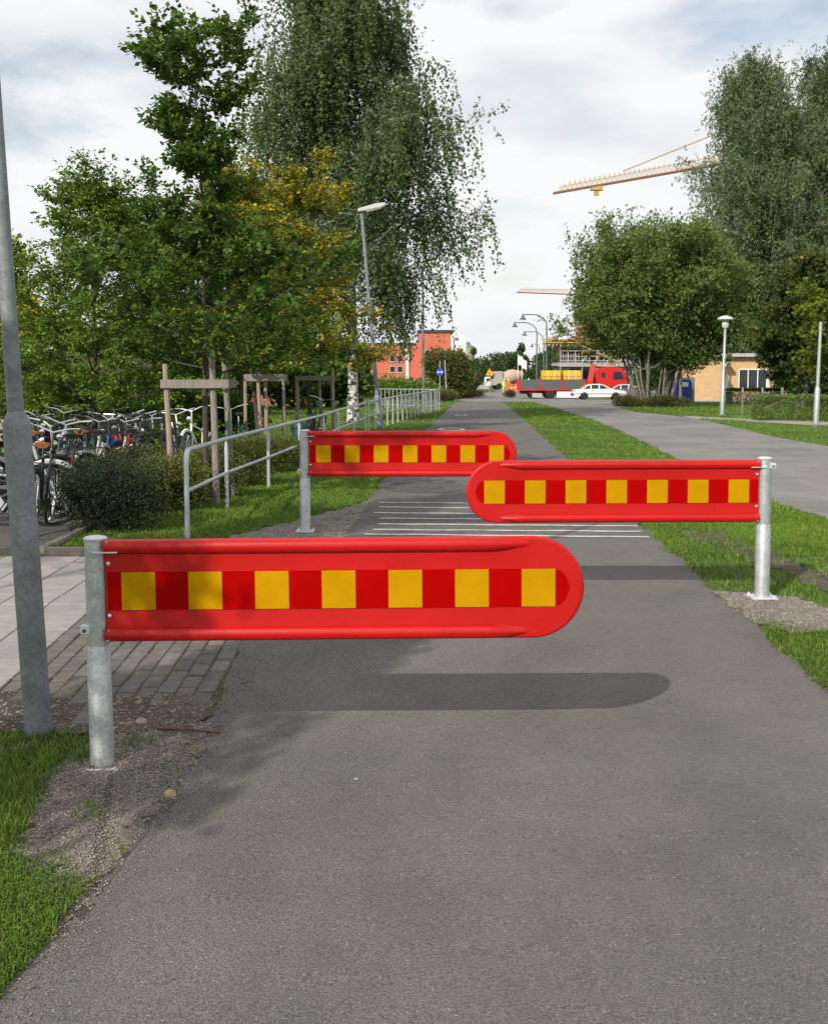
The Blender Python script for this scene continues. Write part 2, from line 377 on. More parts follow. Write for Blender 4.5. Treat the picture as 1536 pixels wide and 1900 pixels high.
SO2 = blob('bare_soil', [(1240, 985), (1330, 985), (1430, 1020), (1536, 1070), (1640, 1110), (1536, 1105), (1440, 1060), (1330, 1020)], soil, .007, rag=.09)

# painted rumble lines across the path
lines = [(702, 934, 1150, 939), (704, 943, 1100, 947), (694, 955, 1168, 962), (702, 965.5, 1165, 970), (701, 976, 1183, 977.5), (692, 987, 1190, 986.5), (676, 992.5, 1204, 998.5)]
lines = [(702, 933.5, 1152, 938), (704, 942.5, 1160, 947.5), (694, 953, 1168, 957.5), (704, 963.5, 1172, 967), (700, 974, 1183, 978), (692, 984.5, 1190, 988), (676, 993, 1204, 998.5)]
for (u0, v0, u1, v1) in lines:
    a = Vector(G(u0, v0) ); b = Vector(G(u1, v1)); n = 14; vs = []; fs = []
    t = (b - a).normalized(); pn = Vector((-t.y, t.x))
    for k in range(n + 1):
        c = a.lerp(b, k / n); c.y += .012 * math.sin(k * 1.3 + u0)
        for sgn in (-1, 1):
            q = c + pn * sgn * (.042 + .004 * math.sin(k * 2.3 + v0)); vs.append((q.x, q.y, float(zg(q.y)) + .013))
        if k: fs.append((2 * k - 2, 2 * k, 2 * k + 1, 2 * k - 1))
    me = bpy.data.meshes.new('rumble_line'); me.from_pydata(vs, [], fs); me.materials.append(white_paint)
    tag(link('rumble_line', me), kind='structure')
# worn white bicycle symbol further along
def flat(name, outline_list, m, dz, parent=None):
    bm = bmesh.new()
    for o in outline_list: bm.faces.new([bm.verts.new((x, y, float(zg(y)) + dz)) for x, y in o])
    bmesh.ops.triangulate(bm, faces=bm.faces); bmesh.ops.recalc_face_normals(bm, faces=bm.faces)
    for fc in bm.faces:
        if fc.normal.z < 0: fc.normal_flip()
    me = bpy.data.meshes.new(name); bm.to_mesh(me); bm.free(); me.materials.append(m)
    o = link(name, me, parent)
    if not parent: tag(o, kind='structure')
    return o
for (u, v, rx, ry) in ((855, 770.5, .26, 1.1), (838, 797, .42, .9)):
    cx, cy = G(u, v); th = np.linspace(0, 2 * math.pi, 15)
    o1 = [[(cx + rx * math.cos(a) * q, cy + ry * math.sin(a) * q) for a, q in ((th[k], 1), (th[k + 1], 1), (th[k + 1], .7), (th[k], .7))] for k in range(14)]
    flat('cycle_marking', o1, white_paint, .013)
# oval of darker asphalt colour on the path, round the manhole cover
cx, cy = G(792, 905)
flat('dark_asphalt_patch', [[(cx + .62 * math.cos(a), cy + .85 * math.sin(a)) for a in np.linspace(0, 2 * math.pi, 22)[:-1]]], asphalt_dark, .0115)
mh = MB(); mh.lathe([(0.0, .004), (.14, .004), (.16, .006), (.2, .006), (.2, 0)], n=22)
o = mh.build('manhole_cover', darkgrey, smooth=False, loc=gp(cx + .05, cy, .012)); tag(o, 'round iron manhole cover in the dark asphalt patch on the path', 'manhole cover')

# ---- paved strip: bricks beside the path, slabs to their left
pav = thing('pavement', None, None); tag(pav, kind='structure')
bed = strip('paving_bed', const(-7.0), lambda y: path_l(y) - .0, 5.35, 10.42, soil, .003, kind=None); bed.parent = pav
def paver(w, l, h, c):
    m = MB(); W, Lh = w / 2, l / 2
    vs = [(-W, -Lh, 0), (W, -Lh, 0), (W, Lh, 0), (-W, Lh, 0), (-W, -Lh, h - c), (W, -Lh, h - c), (W, Lh, h - c), (-W, Lh, h - c), (-W + c, -Lh + c, h), (W - c, -Lh + c, h), (W - c, Lh - c, h), (-W + c, Lh - c, h)]
    fs = [(a, b, b + 4, a + 4) for a, b in ((0, 1), (1, 2), (2, 3), (3, 0))] + [(a, b, b + 4, a + 4) for a, b in ((4, 5), (5, 6), (6, 7), (7, 4))] + [(8, 9, 10, 11)]
    m.add(vs, fs); return m.mesh('paver')
brick_m = [mat('brick_%s' % k, c, .9, var=.22, scale=14, bump=.5, bscale=90) for k, c in (('warm', (.128, .112, .098)), ('grey', (.125, .118, .112)), ('dark', (.105, .094, .086)), ('pale', (.158, .147, .136)))]
slab_m = [mat('slab_%s' % k, c, .9, var=.14, scale=6, bump=.35, bscale=90) for k, c in (('pale', (.285, .268, .25)), ('grey', (.255, .243, .23)), ('pink', (.285, .256, .236)))]
BW, BL = .1085, .2131
bme = paver(.1005, .2035, .06, .007); sme = paver(.343, .343, .06, .006)
bme.materials.append(brick_m[0]); sme.materials.append(slab_m[0])
xb1 = G(398, 1300)[0] - .015
ncol = 11
xb0 = xb1 - ncol * BW
random.seed(3)
for c in range(ncol):
    x = xb1 - (c + .5) * BW; y = 5.68 + (BL / 2 if c % 2 else 0) + .03 * random.random()
    while y < 10.25:
        if not (y < 6.05 and random.random() < .12 + .3 * (y < 5.75)):
            sink = -.012 * random.random() * (1 if y > 6.1 else 2.0)
            px, py = x + random.uniform(-.003, .003), y
            wk = random.random()
            m = brick_m[0 if wk < .45 else 1 if wk < .75 else 2 if wk < .88 else 3]
            slope = math.atan2(float(zg(py + .1) - zg(py - .1)), .2)
            link('brick', bme, pav, m, loc=(px, py, float(zg(py)) - .042 + sink), rot=(slope + random.uniform(-.012, .012), random.uniform(-.02, .02), random.uniform(-.02, .02)))
        y += BL
SL = .35
for c in range(13):
    x = xb0 - .004 - (c + .5) * SL
    y = 5.45 + SL / 2
    while y < 10.3:
        slope = math.atan2(float(zg(y + .15) - zg(y - .15)), .3)
        link('slab', sme, pav, slab_m[random.choice([0, 0, 1, 1, 2])], loc=(x + random.uniform(-.003, .003), y, float(zg(y)) - .046 - .004 * random.random()), rot=(slope + random.uniform(-.006, .006), random.uniform(-.006, .006), random.uniform(-.004, .004)))
        y += SL
# low kerb where the planted strip starts
kerb_m = mat('kerb_concrete', (.19, .17, .14), .9, var=.35, scale=10, bump=.4)
kx0, kx1 = G(76, 1033)[0], path_l(10.45) - .9
kb = thing('kerb', None, None); tag(kb, kind='structure')
x = kx0
while x < kx1:
    MB().box((0, 0, 0), (.985, .10, .17)).build('kerb_stone', kerb_m, kb, loc=(x + .5, 10.5, -.02), bevel=.012); x += 1.0
MB().box((0, 0, 0), (.10, 2.6, .17)).build('kerb_stone', kerb_m, kb, loc=(kx0 - .06, 11.86, -.03), bevel=.012)

# ------------------------------------------------------------------ masks for the grass
def inpoly(P, x, y):
    r = np.zeros(len(x), bool); j = len(P) - 1
    for i in range(len(P)):
        xi, yi = P[i]; xj, yj = P[j]
        c = ((yi > y) != (yj > y)) & (x < (xj - xi) * (y - yi) / (yj - yi + 1e-12) + xi)
        r ^= c; j = i
    return r
SIDE = np.array(sp)
def is_grass(x, y, rag=None):
    g = ~((x > path_l(y) + .01) & (x < path_r(y) - .01) & (y < 87))
    g &= ~((y > ra) & (y < 92) & (x > road_l(y)) & (x < road_r2(y)))
    g &= ~((y > 86) & (x > np.interp(y, *JL)) & (x < np.interp(y, [84, 100, 130, 260], [24, 32, 30, 40])))
    g &= ~((y > 5.66) & (y < 10.56) & (x < xb1 + .05) & (x > -7.2))
    g &= ~((y > 10.4) & (y < 21) & (x < np.where(y < 13, -3.52, -3.9)))
    g &= ~inpoly(SIDE, x, y)
    return g
def mesh_from(name, V, T, tint, m, parent=None):
    me = bpy.data.meshes.new(name); V = np.asarray(V, np.float32); T = np.asarray(T, np.int32)
    me.vertices.add(len(V)); me.vertices.foreach_set('co', V.ravel())
    me.loops.add(T.size); me.loops.foreach_set('vertex_index', T.ravel())
    me.polygons.add(len(T)); me.polygons.foreach_set('loop_start', np.arange(0, T.size, 3, dtype=np.int32))
    me.update(calc_edges=True)
    a = me.attributes.new('tint', 'FLOAT_COLOR', 'POINT'); c = np.ones((len(V), 4), np.float32); c[:, :3] = tint
    a.data.foreach_set('color', c.ravel()); me.materials.append(m)
    return link(name, me, parent)
def grass_field(name, label, n, y0, y1, hfun, seed, keep, wid=.0042, power=2.0, xl=-.5, xr=.5):
    r = np.random.RandomState(seed)
    # uniform in the picture: density falls with the square of the distance
    inv = r.uniform(1 / y1 ** power, 1 / y0 ** power, n); y = inv ** (-1 / power)
    x = r.uniform(xl, xr, n) * y
    k = is_grass(x, y) & keep(x, y, r); x, y = x[k], y[k]; n = len(x)
    h = hfun(x, y) * r.uniform(.45, 1.25, n) * (.8 + .35 * np.sin(x * 3.1 + np.sin(y * 2.3)) * np.sin(y * 2.7))
    lw = wid * np.clip(y / 5, .8, 12) * r.uniform(.7, 1.4, n)
    a = r.uniform(0, 2 * np.pi, n); lean = r.uniform(.15, .95, n)
    dx, dy = np.cos(a), np.sin(a); z0 = zg(y)
    b0 = np.c_[x - dy * lw, y + dx * lw, z0]; b1 = np.c_[x + dy * lw, y - dx * lw, z0]
    mx_, my_ = x + dx * lean * h * .35, y + dy * lean * h * .35
    m0 = np.c_[mx_ - dy * lw * .8, my_ + dx * lw * .8, z0 + h * .6]; m1 = np.c_[mx_ + dy * lw * .8, my_ - dx * lw * .8, z0 + h * .6]
    tp = np.c_[x + dx * lean * h, y + dy * lean * h, z0 + h * (1 - .25 * lean)]
    nv = 5 if y0 < 10 else 3
    if nv == 5:
        V = np.stack([b0, b1, m1, m0, tp], 1).reshape(-1, 3); i = np.arange(n)[:, None] * 5
        T = np.stack([i + [0, 1, 2], i + [0, 2, 3], i + [3, 2, 4]], 1).reshape(-1, 3)
    else:
        V = np.stack([b0, b1, tp], 1).reshape(-1, 3); T = np.arange(3 * n).reshape(-1, 3)
    q = r.rand(n); pt = .5 + .5 * np.sin(x * 1.7 + 2 * np.sin(y * .9)) * np.sin(y * 1.1 + x)
    base = np.array([.074, .148, .018]); lite = np.array([.178, .292, .030]); dry = np.array([.24, .20, .085])
    wv = np.clip(.25 + .5 * pt + .35 * (q - .5), 0, 1)[:, None]
    c = base * (1 - wv) + lite * wv; dm = (r.rand(n) < .03 + (.26 if y0 < 10 else .08) * (np.sin(x * 2.9 + 1.3 * np.sin(y * 1.9)) * np.sin(y * 2.3 + x * .7) > .62))[:, None]; c = np.where(dm, dry * (.6 + .6 * r.rand(n)[:, None]), c)
    c = np.repeat(c, nv, 0)
    o = mesh_from(name, V, T, c, blade); tag(o, label, 'grass', kind='stuff'); return o
def near_keep(x, y, r):
    g1 = inpoly(GR1, x, y) | inpoly(SO1, x, y); g2 = inpoly(GR2, x, y); g3 = inpoly(GR3, x, y); s2 = inpoly(SO2, x, y)
    tuft = (np.sin(x * 9 + 1) * np.sin(y * 8 + 2) > .72)
    p = r.rand(len(x))
    return np.where(g1, (p < .02) | (tuft & (p < .35)), np.where(g2 | g3, p < .03, np.where(s2, p < .25, True)))
low = lambda x, y: np.where(x < 0, .062, .055) + 0 * x
grass_field('grass', 'green grass of the foreground verges on both sides of the path', 260000, 2.6, 12, low, 1, near_keep, .0026, 1.3)
grass_field('grass', 'green grass of the verges beside railing and road in the middle distance', 420000, 10.4, 45, lambda x, y: .055 + .0 * x, 2, near_keep, .0028, 1.2)
grass_field('grass', 'green grass of the lawns and field edges far down the path', 120000, 40, 150, lambda x, y: .10 + 0 * x, 3, near_keep, .0026, 1.2)

# loose stones
def stones(name, label, P, n, seed, s0, s1, m):
    r = np.random.RandomState(seed); lo, hi = P.min(0), P.max(0)
    x = r.uniform(lo[0], hi[0], n * 3); y = r.uniform(lo[1], hi[1], n * 3); k = inpoly(P, x, y); x, y = x[k][:n], y[k][:n]; n = len(x)
    ico = np.array([(0, 0, 1), (.9, 0, .3), (.28, .85, .3), (-.72, .52, .3), (-.72, -.52, .3), (.28, -.85, .3), (0, 0, -.6)])
    tri = np.array([(0, 1, 2), (0, 2, 3), (0, 3, 4), (0, 4, 5), (0, 5, 1), (6, 2, 1), (6, 3, 2), (6, 4, 3), (6, 5, 4), (6, 1, 5)])
    s = s0 + (s1 - s0) * r.rand(n) ** 4
    V = ico[None] * r.uniform(.6, 1.2, (n, 7, 3)) * s[:, None, None] * np.array([1, 1, .6]); a = r.uniform(0, 6.3, n)
    V = np.stack([V[..., 0] * np.cos(a)[:, None] - V[..., 1] * np.sin(a)[:, None], V[..., 0] * np.sin(a)[:, None] + V[..., 1] * np.cos(a)[:, None], V[..., 2]], -1)
    V += np.stack([x, y, zg(y) + .011], -1)[:, None]
    T = (tri[None] + (np.arange(n) * 7)[:, None, None]).reshape(-1, 3)
    c = np.repeat((np.array([.235, .21, .187]) * r.uniform(.45, 1.4, (n, 1)) * np.array([1, 1, 1]) + r.uniform(-.015, .015, (n, 3))), 7, 0)
    o = mesh_from(name, V.reshape(-1, 3), T, np.clip(c, .02, .8), m); tag(o, label, 'gravel', kind='stuff')
stone_m = leafmat('stone_chip', 0.0, .9)
stones('gravel_chips', 'loose gravel chips around the near left barrier post', GR1, 12000, 11, .003, .0105, stone_m)
stones('gravel_chips', 'loose gravel chips around the right barrier post', GR2, 2600, 12, .006, .018, stone_m)
stones('gravel_chips', 'loose gravel chips around the farthest barrier post', GR3, 2200, 13, .007, .02, stone_m)
stones('gravel_chips', 'loose gravel chips on bare soil below the brick paving', SO1, 2200, 14, .004, .022, stone_m)
EDGE = np.array([(path_l(y) - .05, y) for y in np.arange(2.7, 9, .3)] + [(path_l(y) + .16, y) for y in np.arange(9, 2.7, -.3)])
stones('gravel_chips', 'fine gravel chips scattered along the left edge of the path', EDGE, 4200, 15, .0025, .007, stone_m)
ALLP = np.array([(-1.0, 2.7), (2.3, 2.7), (2.2, 9), (-.9, 9)])
stones('gravel_chips', 'few pale gravel chips lying on the path asphalt', ALLP, 75, 16, .003, .008, stone_m)
# leaf litter along the right edge
def litter(n, seed, lb_, edge):
    r = np.random.RandomState(seed); y = 1 / r.uniform(1 / 14, 1 / 3.2, n); x = path_r(y) + np.abs(r.normal(.02, .07, n)) - .04 if edge > 0 else (path_l(y) - np.abs(r.normal(.02, .12, n)) + .10 if edge < 0 else path_l(y) + (path_r(y) - path_l(y)) * r.uniform(.02, .98, n))
    a = r.uniform(0, 6.3, n); l = r.uniform(.015, .035, n); w = l * .35; z = zg(y) + .014 + r.uniform(0, .006 if edge <= 0 else .02, n)
    dx, dy = np.cos(a), np.sin(a)
    V = np.stack([np.c_[x, y, z], np.c_[x + dx * l * .5 - dy * w, y + dy * l * .5 + dx * w, z + .006], np.c_[x + dx * l, y + dy * l, z + .002], np.c_[x + dx * l * .5 + dy * w, y + dy * l * .5 - dx * w, z + .006]], 1).reshape(-1, 3)
    i = np.arange(n)[:, None] * 4; T = np.stack([i + [0, 1, 2], i + [0, 2, 3]], 1).reshape(-1, 3)
    c = np.repeat(np.array([.22, .15, .075]) * r.uniform(.5, 1.4, (n, 1)), 4, 0)
    tag(mesh_from('leaf_litter', V, T, c, leaf), lb_, 'leaves', kind='stuff')
litter(520, 5, 'dry brown leaves along the right edge of the path', 1)
litter(50, 6, 'few dry leaves and chips along the left edge of the path', -1)
def clover(n, seed, pts):
    r = np.random.RandomState(seed); P = poly_px(pts); lo, hi = P.min(0), P.max(0)
    x = r.uniform(lo[0], hi[0], n * 3); y = r.uniform(lo[1], hi[1], n * 3); k = inpoly(P, x, y) & is_grass(x, y); x, y = x[k][:n], y[k][:n]; n = len(x)
    a = r.uniform(0, 6.3, n); l = r.uniform(.006, .015, n); w = l * .42; z = zg(y) + r.uniform(.01, .06, n); dx, dy = np.cos(a), np.sin(a); t1 = r.uniform(-.4, .4, n) * l
    V = np.stack([np.c_[x, y, z], np.c_[x + dx * l * .6 - dy * w, y + dy * l * .6 + dx * w, z + .003], np.c_[x + dx * l, y + dy * l, z + t1], np.c_[x + dx * l * .6 + dy * w, y + dy * l * .6 - dx * w, z + .003]], 1).reshape(-1, 3)
    i = np.arange(n)[:, None] * 4; T = np.stack([i + [0, 1, 2], i + [0, 2, 3]], 1).reshape(-1, 3)
    c = np.repeat(np.array([.125, .215, .028]) * r.uniform(.5, 1.35, (n, 1)), 4, 0)
    return V, T, c
for lb_, n_, pts_ in (('small clover leaves in the grass at the bottom left corner', 8000, [(-300, 1600), (120, 1600), (165, 1660), (60, 1790), (-40, 1900), (-700, 1900)]), ('small weed leaves in the grass before the right gravel patch', 3500, [(1390, 1150), (1540, 1180), (1640, 1260), (1640, 1360), (1545, 1300)])):
    tag(mesh_from('clover', *clover(n_, 8, pts_), leaf), lb_, 'clover', kind='stuff')
def rock(name, label, u, v, r, col, seed):
    rr = random.Random(seed); bm = bmesh.new(); bmesh.ops.create_icosphere(bm, subdivisions=2, radius=r)
    for q in bm.verts: q.co *= rr.uniform(.88, 1.12); q.co.z *= .7
    me = bpy.data.meshes.new(name); bm.to_mesh(me); bm.free(); me.materials.append(mat('stone_%d' % seed, col, .9, var=.25, scale=40, bump=.5)); x, y = G(u, v)
    tag(link(name, me, loc=gp(x, y, r * .45)), label, 'stone')
rock('stone', 'ochre rounded stone at the gravel edge of the path', 315, 1480, .028, (.40, .29, .15), 1)
rock('stone', 'pale flat stone lying on the asphalt near the ochre one', 660, 1449, .010, (.42, .40, .38), 2)
rock('stone', 'pale grey stone among rubble below the bricks', 262, 1345, .03, (.33, .3, .27), 3)
rock('stone', 'brown stone in the rubble beside the pale grey one', 240, 1350, .026, (.2, .165, .13), 4)
a, b = G(292, 1362), G(410, 1368)
st = MB(); st.tube([gp(*a, .025), gp(*[(p + q) / 2 for p, q in zip(a, b)], .03), gp(*b, .022)], [.006, .0075, .005], 6)
tag(st.build('stick', mat('stick_brown', (.12, .055, .035), .9)), 'reddish brown stick lying at the asphalt edge by the near post', 'stick')

# ------------------------------------------------------------------ barriers
def beam_mesh(L, HH, sg):
    Rr = HH / 2; T = .019; nu, nv = 90, 44
    def depth(x, z, xm):
        de = min(Rr - abs(z), xm - x) if x > L - Rr else Rr - abs(z)
        if x > L - Rr: de = Rr - math.hypot(x - (L - Rr), z)
        de = max(de, 0); e = .012
        d = T * (math.sqrt(max(0, 1 - (1 - de / e) ** 2)) if de < e else 1)
        # rolled ribs near both edges, tapering out before the round end
        xe = L - Rr - .02 + .0 ; tp = min(1, max(0, (xe - x) / .16)); tp = tp ** .6
        c = Rr - .034; hw = .032 * tp
        if hw > 1e-4:
            q = (abs(z) - c) / hw
            if abs(q) < 1: d += .026 * tp * math.sqrt(1 - q * q)
        # shallow dish between
        q = abs(z) / (Rr - .07)
        if q < 1 and x < L - Rr: d -= .004 * (1 - q * q)
        return d
    vs = []; fs = []
    zs = [-Rr * math.cos(math.pi * k / nv) * 1.0 for k in range(nv + 1)]
    zs = sorted(set([round(z, 5) for z in zs] + [s * (Rr - .034 + .032 * q) for s in (-1, 1) for q in (-1, -.97, -.85, -.6, 0, .6, .85, .97)]))
    nz = len(zs)
    for side in (-1, 1):
        for z in zs:
            xm = L - Rr + math.sqrt(max(0, Rr * Rr - z * z))
            for i in range(nu + 1):
                t = i / nu; x = xm * (1 - (1 - t) ** 1.35)
                d = depth(x, z, xm)
                vs.append((sg * x, side * (d if side < 0 else min(d, T)), z))
    st = nu + 1; off = nz * st
    for j in range(nz - 1):
        for i in range(nu):
            a = j * st + i
            fs.append((a, a + 1, a + st + 1, a + st)); fs.append((off + a, off + a + st, off + a + st + 1, off + a + 1))
    for j in range(nz - 1): fs.append((j * st, (j + 1) * st, off + (j + 1) * st, off + j * st))
    m = MB(); m.v = vs; m.f = fs
    me = m.mesh('beam', red_plastic, True)
    bm = bmesh.new(); bm.from_mesh(me); bmesh.ops.remove_doubles(bm, verts=bm.verts, dist=.0004); bmesh.ops.recalc_face_normals(bm, faces=bm.faces); bm.to_mesh(me); bm.free()
    me.polygons.foreach_set('use_smooth', [True] * len(me.polygons)); me.set_sharp_from_angle(angle=R(50))
    return me
def barrier(label, x, y, sg, ztop, zb0, zb1, L, rz, roll, clamp, sink=0):
    t = thing('swing_barrier', label, 'barrier', gp(x, y, .01), group='red swing barriers across the path', rot=(0, roll, rz))
    b = float(zg(y)) + .01; ztop -= b; zb0 -= b; zb1 -= b; zj = zb0 - .018
    MB().lathe([(.0541, -.12), (.0541, zj - .003), (.0525, zj)], n=32).build('post_sleeve', galv, t, True)
    MB().lathe([(.0495, zj), (.0495, ztop - .012)], n=32).build('post', galv, t, True)
    MB().lathe([(.0515, ztop - .014), (.0535, ztop - .010), (.0535, ztop - .005), (.045, ztop + .002), (.025, ztop + .006), (0, ztop + .007)], n=32).build('post_cap', galv2, t, True)
    MB().box((0, 0, .012 - sink), (.19, .19, .014)).build('base_plate', galv2, t, bevel=.003)
    for cx in (-1, 1) if not sink else ():
        for cy in (-1, 1):
            MB().lathe([(.011, .018), (.011, .034), (0, .036)], c=(cx * .075, cy * .075, -sink), n=6).build('anchor_bolt', galv2, t)
    x0 = .047 * sg; zc = (zb0 + zb1) / 2; HH = zb1 - zb0
    bo = link('beam', beam_mesh(L, HH, sg), t, loc=(x0, -.012, zc))
    # reflective strip, rounded at the far end, and seven yellow squares
    hs = HH * .185; xe = L * .968; k = HH / .45
    arc = [(xe - .06 + .06 * math.sin(a), -hs * math.cos(a)) for a in np.linspace(.55, math.pi - .55, 9)]
    arc = [(xe - .075, -hs), (xe - .035, -hs * .86), (xe - .012, -hs * .5), (xe, 0), (xe - .012, hs * .5), (xe - .035, hs * .86), (xe - .075, hs)]
    pol = [(.012, -hs)] + arc + [(.012, hs)]
    MB().prism([(sg * a, c) for a, c in pol], .010, c=(0, -.0165, 0)).build('reflective_strip', red_tape, bo)
    pitch = L * .1390; w = pitch * .505
    sq = MB().box((0, 0, 0), (w, .010, 2 * hs - .001)).mesh('yellow_panel', yellow_tape)
    for i in range(7): link('yellow_panel', sq, bo, loc=(sg * (L * .034 + w / 2 + i * pitch), -.0178, 0))
    for zz in (.27, -.24):
        MB().lathe([(.009, 0), (.009, .004), (.005, .008), (0, .009)], c=(sg * .016, -.0185, zz * HH), n=10, M=Matrix.Rotation(R(90), 3, 'X')).build('bolt', galv2, bo, True)
    # hinge fin and welded tabs
    MB().box((sg * .055, -.036, zb1 - .055), (.115, .05, .006)).build('hinge_plate', galv2, t, bevel=.002)
    for zz in (zb1 - .03, zb0 + .035):
        MB().prism([(0, -.028), (.02 * sg, -.02), (.012 * sg, .03)], .008, c=(sg * .05, -.047, zz)).build('weld_tab', galv2, t)
    cz = zb0 + .06 if clamp[1] < 0 else zb1 - .045
    cl = MB().box((clamp[0] * .048, -.028, cz), (.044, .038, .04)).build('latch', galv2, t, bevel=.003)
    MB().lathe([(.0, 0), (.008, 0), (.008, .004), (0, .004)], c=(clamp[0] * .05, -.0475, cz - .004), n=10, M=Matrix.Rotation(R(90), 3, 'X')).build('keyhole', darkgrey, cl)
    return t
def P3(u, v): return G(u, v)
DN = 5.20; DM = G(1413, 1113)[1]; DF = G(567, 989)[1]
def zz(v, d): return Z(v, d)
xn = X(190, DN)
barrier('nearest red barrier with yellow squares, on the post beside the brick paving', xn, DN, 1, zz(996, DN), zz(1189, DN), zz(1000, DN), X(1081, DN - .02) - X(207, DN), R(.4), R(-.42), (-1, -1), sink=.022)
barrier('red barrier with yellow squares reaching left from the post at the right verge', X(1413, DM), DM, -1, zz(848.5, DM), zz(968, DM), zz(852, DM), X(1402, DM) - X(865, DM), 0, R(-.25), (1, 1))
barrier('farthest red barrier with yellow squares, on the post in gravel by the railing', X(566.5, DF), DF, 1, zz(797.5, DF), zz(884, DF), zz(799, DF), X(957, DF) - X(575, DF), 0, R(0), (-1, -1))

# ------------------------------------------------------------------ lamp posts
def leaning(base, top): 
    d = (Vector(top) - Vector(base)); return (-math.atan2(d.y, d.z), math.atan2(d.x, d.z), 0)
def box_lamp(label, x, y, H, r0, r1, zj, lean, head=True, arm=1):
    t = thing('lamp_post', label, 'lamp post', gp(x, y), group='grey lamp posts along the path', rot=(0, lean, 0))
    MB().lathe([(r0, -.15), (r0, zj - .02), (r0 * .96, zj), (r1 * 1.05, zj + .045), (r1, zj + .05)], n=24).build('lower_post', lampgrey, t, True)
    MB().tube([(0, 0, zj + .03), (0, 0, H)], [r1, r1 * .8], 20).build('upper_post', lampgrey, t, True)
    if head:
        h = thing('lamp_head', None, None); h.parent = t; h.location = (0, 0, H); h.rotation_euler = (0, R(-8) * arm, 0)
        pr = [(-.10, -.045), (.58, -.075), (.74, -.03), (.76, .02), (.70, .062), (.45, .085), (-.08, .06), (-.12, .02)]
        MB().prism([(a * arm, b) for a, b in pr], .27).build('housing', mat('lamp_head_grey', (.50, .50, .47), .5, var=.08), h, bevel=.02)
        MB().box((arm * .36, 0, -.075), (.46, .21, .03)).build('lens', mat('lamp_lens', (.62, .63, .6), .25, var=.05), h, bevel=.008)
    return t
# near left lamp post
dl = G(72, 1366)[1]; xl_ = G(72, 1366)[0]
box_lamp('thick grey lamp post at the left edge of the picture, beside the near barrier', xl_, dl, 6.4, .0655, .039, Z(782, dl) - float(zg(dl)), -R(2.35))
dm = G(705, 795)[1]; Hm = Z(388, dm)
box_lamp('leaning grey lamp post with flat box head in front of the birch', G(705, 795)[0], dm, Hm, .105, .062, Z(735, dm), -math.atan2(X(706, dm) - X(673, dm), Hm))
d2 = G(786, 765)[1]
box_lamp('distant grey lamp post with its head among the birch leaves, by the railing', G(786, 765)[0], d2, 6.5, .11, .055, Z(727, d2), -R(.5))
# mushroom lamp and bare pole on the right
x, y = G(1339, 772); t = thing('park_lamp', 'grey park lamp with flat mushroom hood beside the side path', 'lamp post', gp(x, y), rot=(0, R(.9), 0))
Hm2 = Z(606, y) - float(zg(y)); rr = .085
MB().lathe([(.17, -.05), (.17, .06), (.13, .07)], n=12).build('footing', kerb_m, t)
MB().lathe([(.085, .05), (.085, 1.2), (.062, 1.26), (.055, Hm2)], n=14).build('post', galv, t, True)
hd = MB().lathe([(.10, Hm2 - .05), (.14, Hm2 + .02), (.14, Hm2 + .16), (.10, Hm2 + .22), (.12, Hm2 + .30), (.0, Hm2 + .31)], n=16).build('lantern', mat('lantern_glass', (.5, .5, .48), .3), t, True)
MB().lathe([(.0, Hm2 + .28), (.33, Hm2 + .29), (.335, Hm2 + .31), (.24, Hm2 + .39), (.1, Hm2 + .44), (0, Hm2 + .45)], n=24).build('hood', mat('hood_grey', (.52, .54, .52), .45, var=.08), t, True)
x, y = G(1513, 792); t = thing('light_pole', 'slim grey pole on a pale footing by the clipped hedge', 'pole', gp(x, y), rot=(0, R(1.1), 0))
zj = Z(722, y); zt = Z(597, y)
MB().lathe([(.16, -.05), (.16, .07), (.1, .08)], n=12).build('footing', kerb_m, t)
MB().lathe([(.085, .0), (.085, zj), (.062, zj + .06), (.058, zj + .07)], n=14).build('lower_post', galv, t, True)
MB().lathe([(.057, zj + .06), (.047, zt), (0, zt + .01)], n=14).build('upper_post', galv, t, True)

# ------------------------------------------------------------------ handrail
hr = [(348, 11.35, .93), (422, None, .86), (498, None, .86)]
pts = []
pts.append((X(348, 11.35), 11.35, .90))
for u, v in ((421.5, 945), (498.5, 905)):
    a = G(u, v); pts.append((a[0], a[1], .86))
dnext = [(556, 19.6), (601, 22.6), (628, 25.6), (656, 28.6), (678, 31.8)]
for u, d in dnext: pts.append((X(u, d), d, .85))
t = thing('handrail', 'grey steel tube handrail with rounded end beside the planted strip', 'railing', gp(pts[0][0], pts[0][1]))
o0 = Vector(gp(pts[0][0], pts[0][1]))
def loc(p, h): return gp(p[0], p[1], h) - o0
rt = .026
p0, p1 = pts[0], pts[1]
e = (loc(p1, p1[2]) - loc(p0, p0[2])).normalized()
c = [loc(p0, -.2), loc(p0, p0[2] - .14)] + [loc(p0, p0[2] - .14) + Vector((0, 0, .14 * math.sin(a))) + e * .14 * (1 - math.cos(a)) for a in np.linspace(.3, math.pi / 2, 5)] + [loc(p, p[2]) for p in pts[1:]]
MB().tube(c, rt, 12).build('top_rail', railgrey, t, True)
MB().tube([loc(p, p[2] * .52 if i else p[2] * .55) for i, p in enumerate(pts)], rt * .8, 10).build('middle_rail', railgrey, t, True)
for p in pts[1:]:
    MB().tube([loc(p, -.2), loc(p, p[2] - .10), loc(p, p[2] - .02)], [rt * .95, rt * .95, rt * .55], 10).build('post', railgrey, t, True)
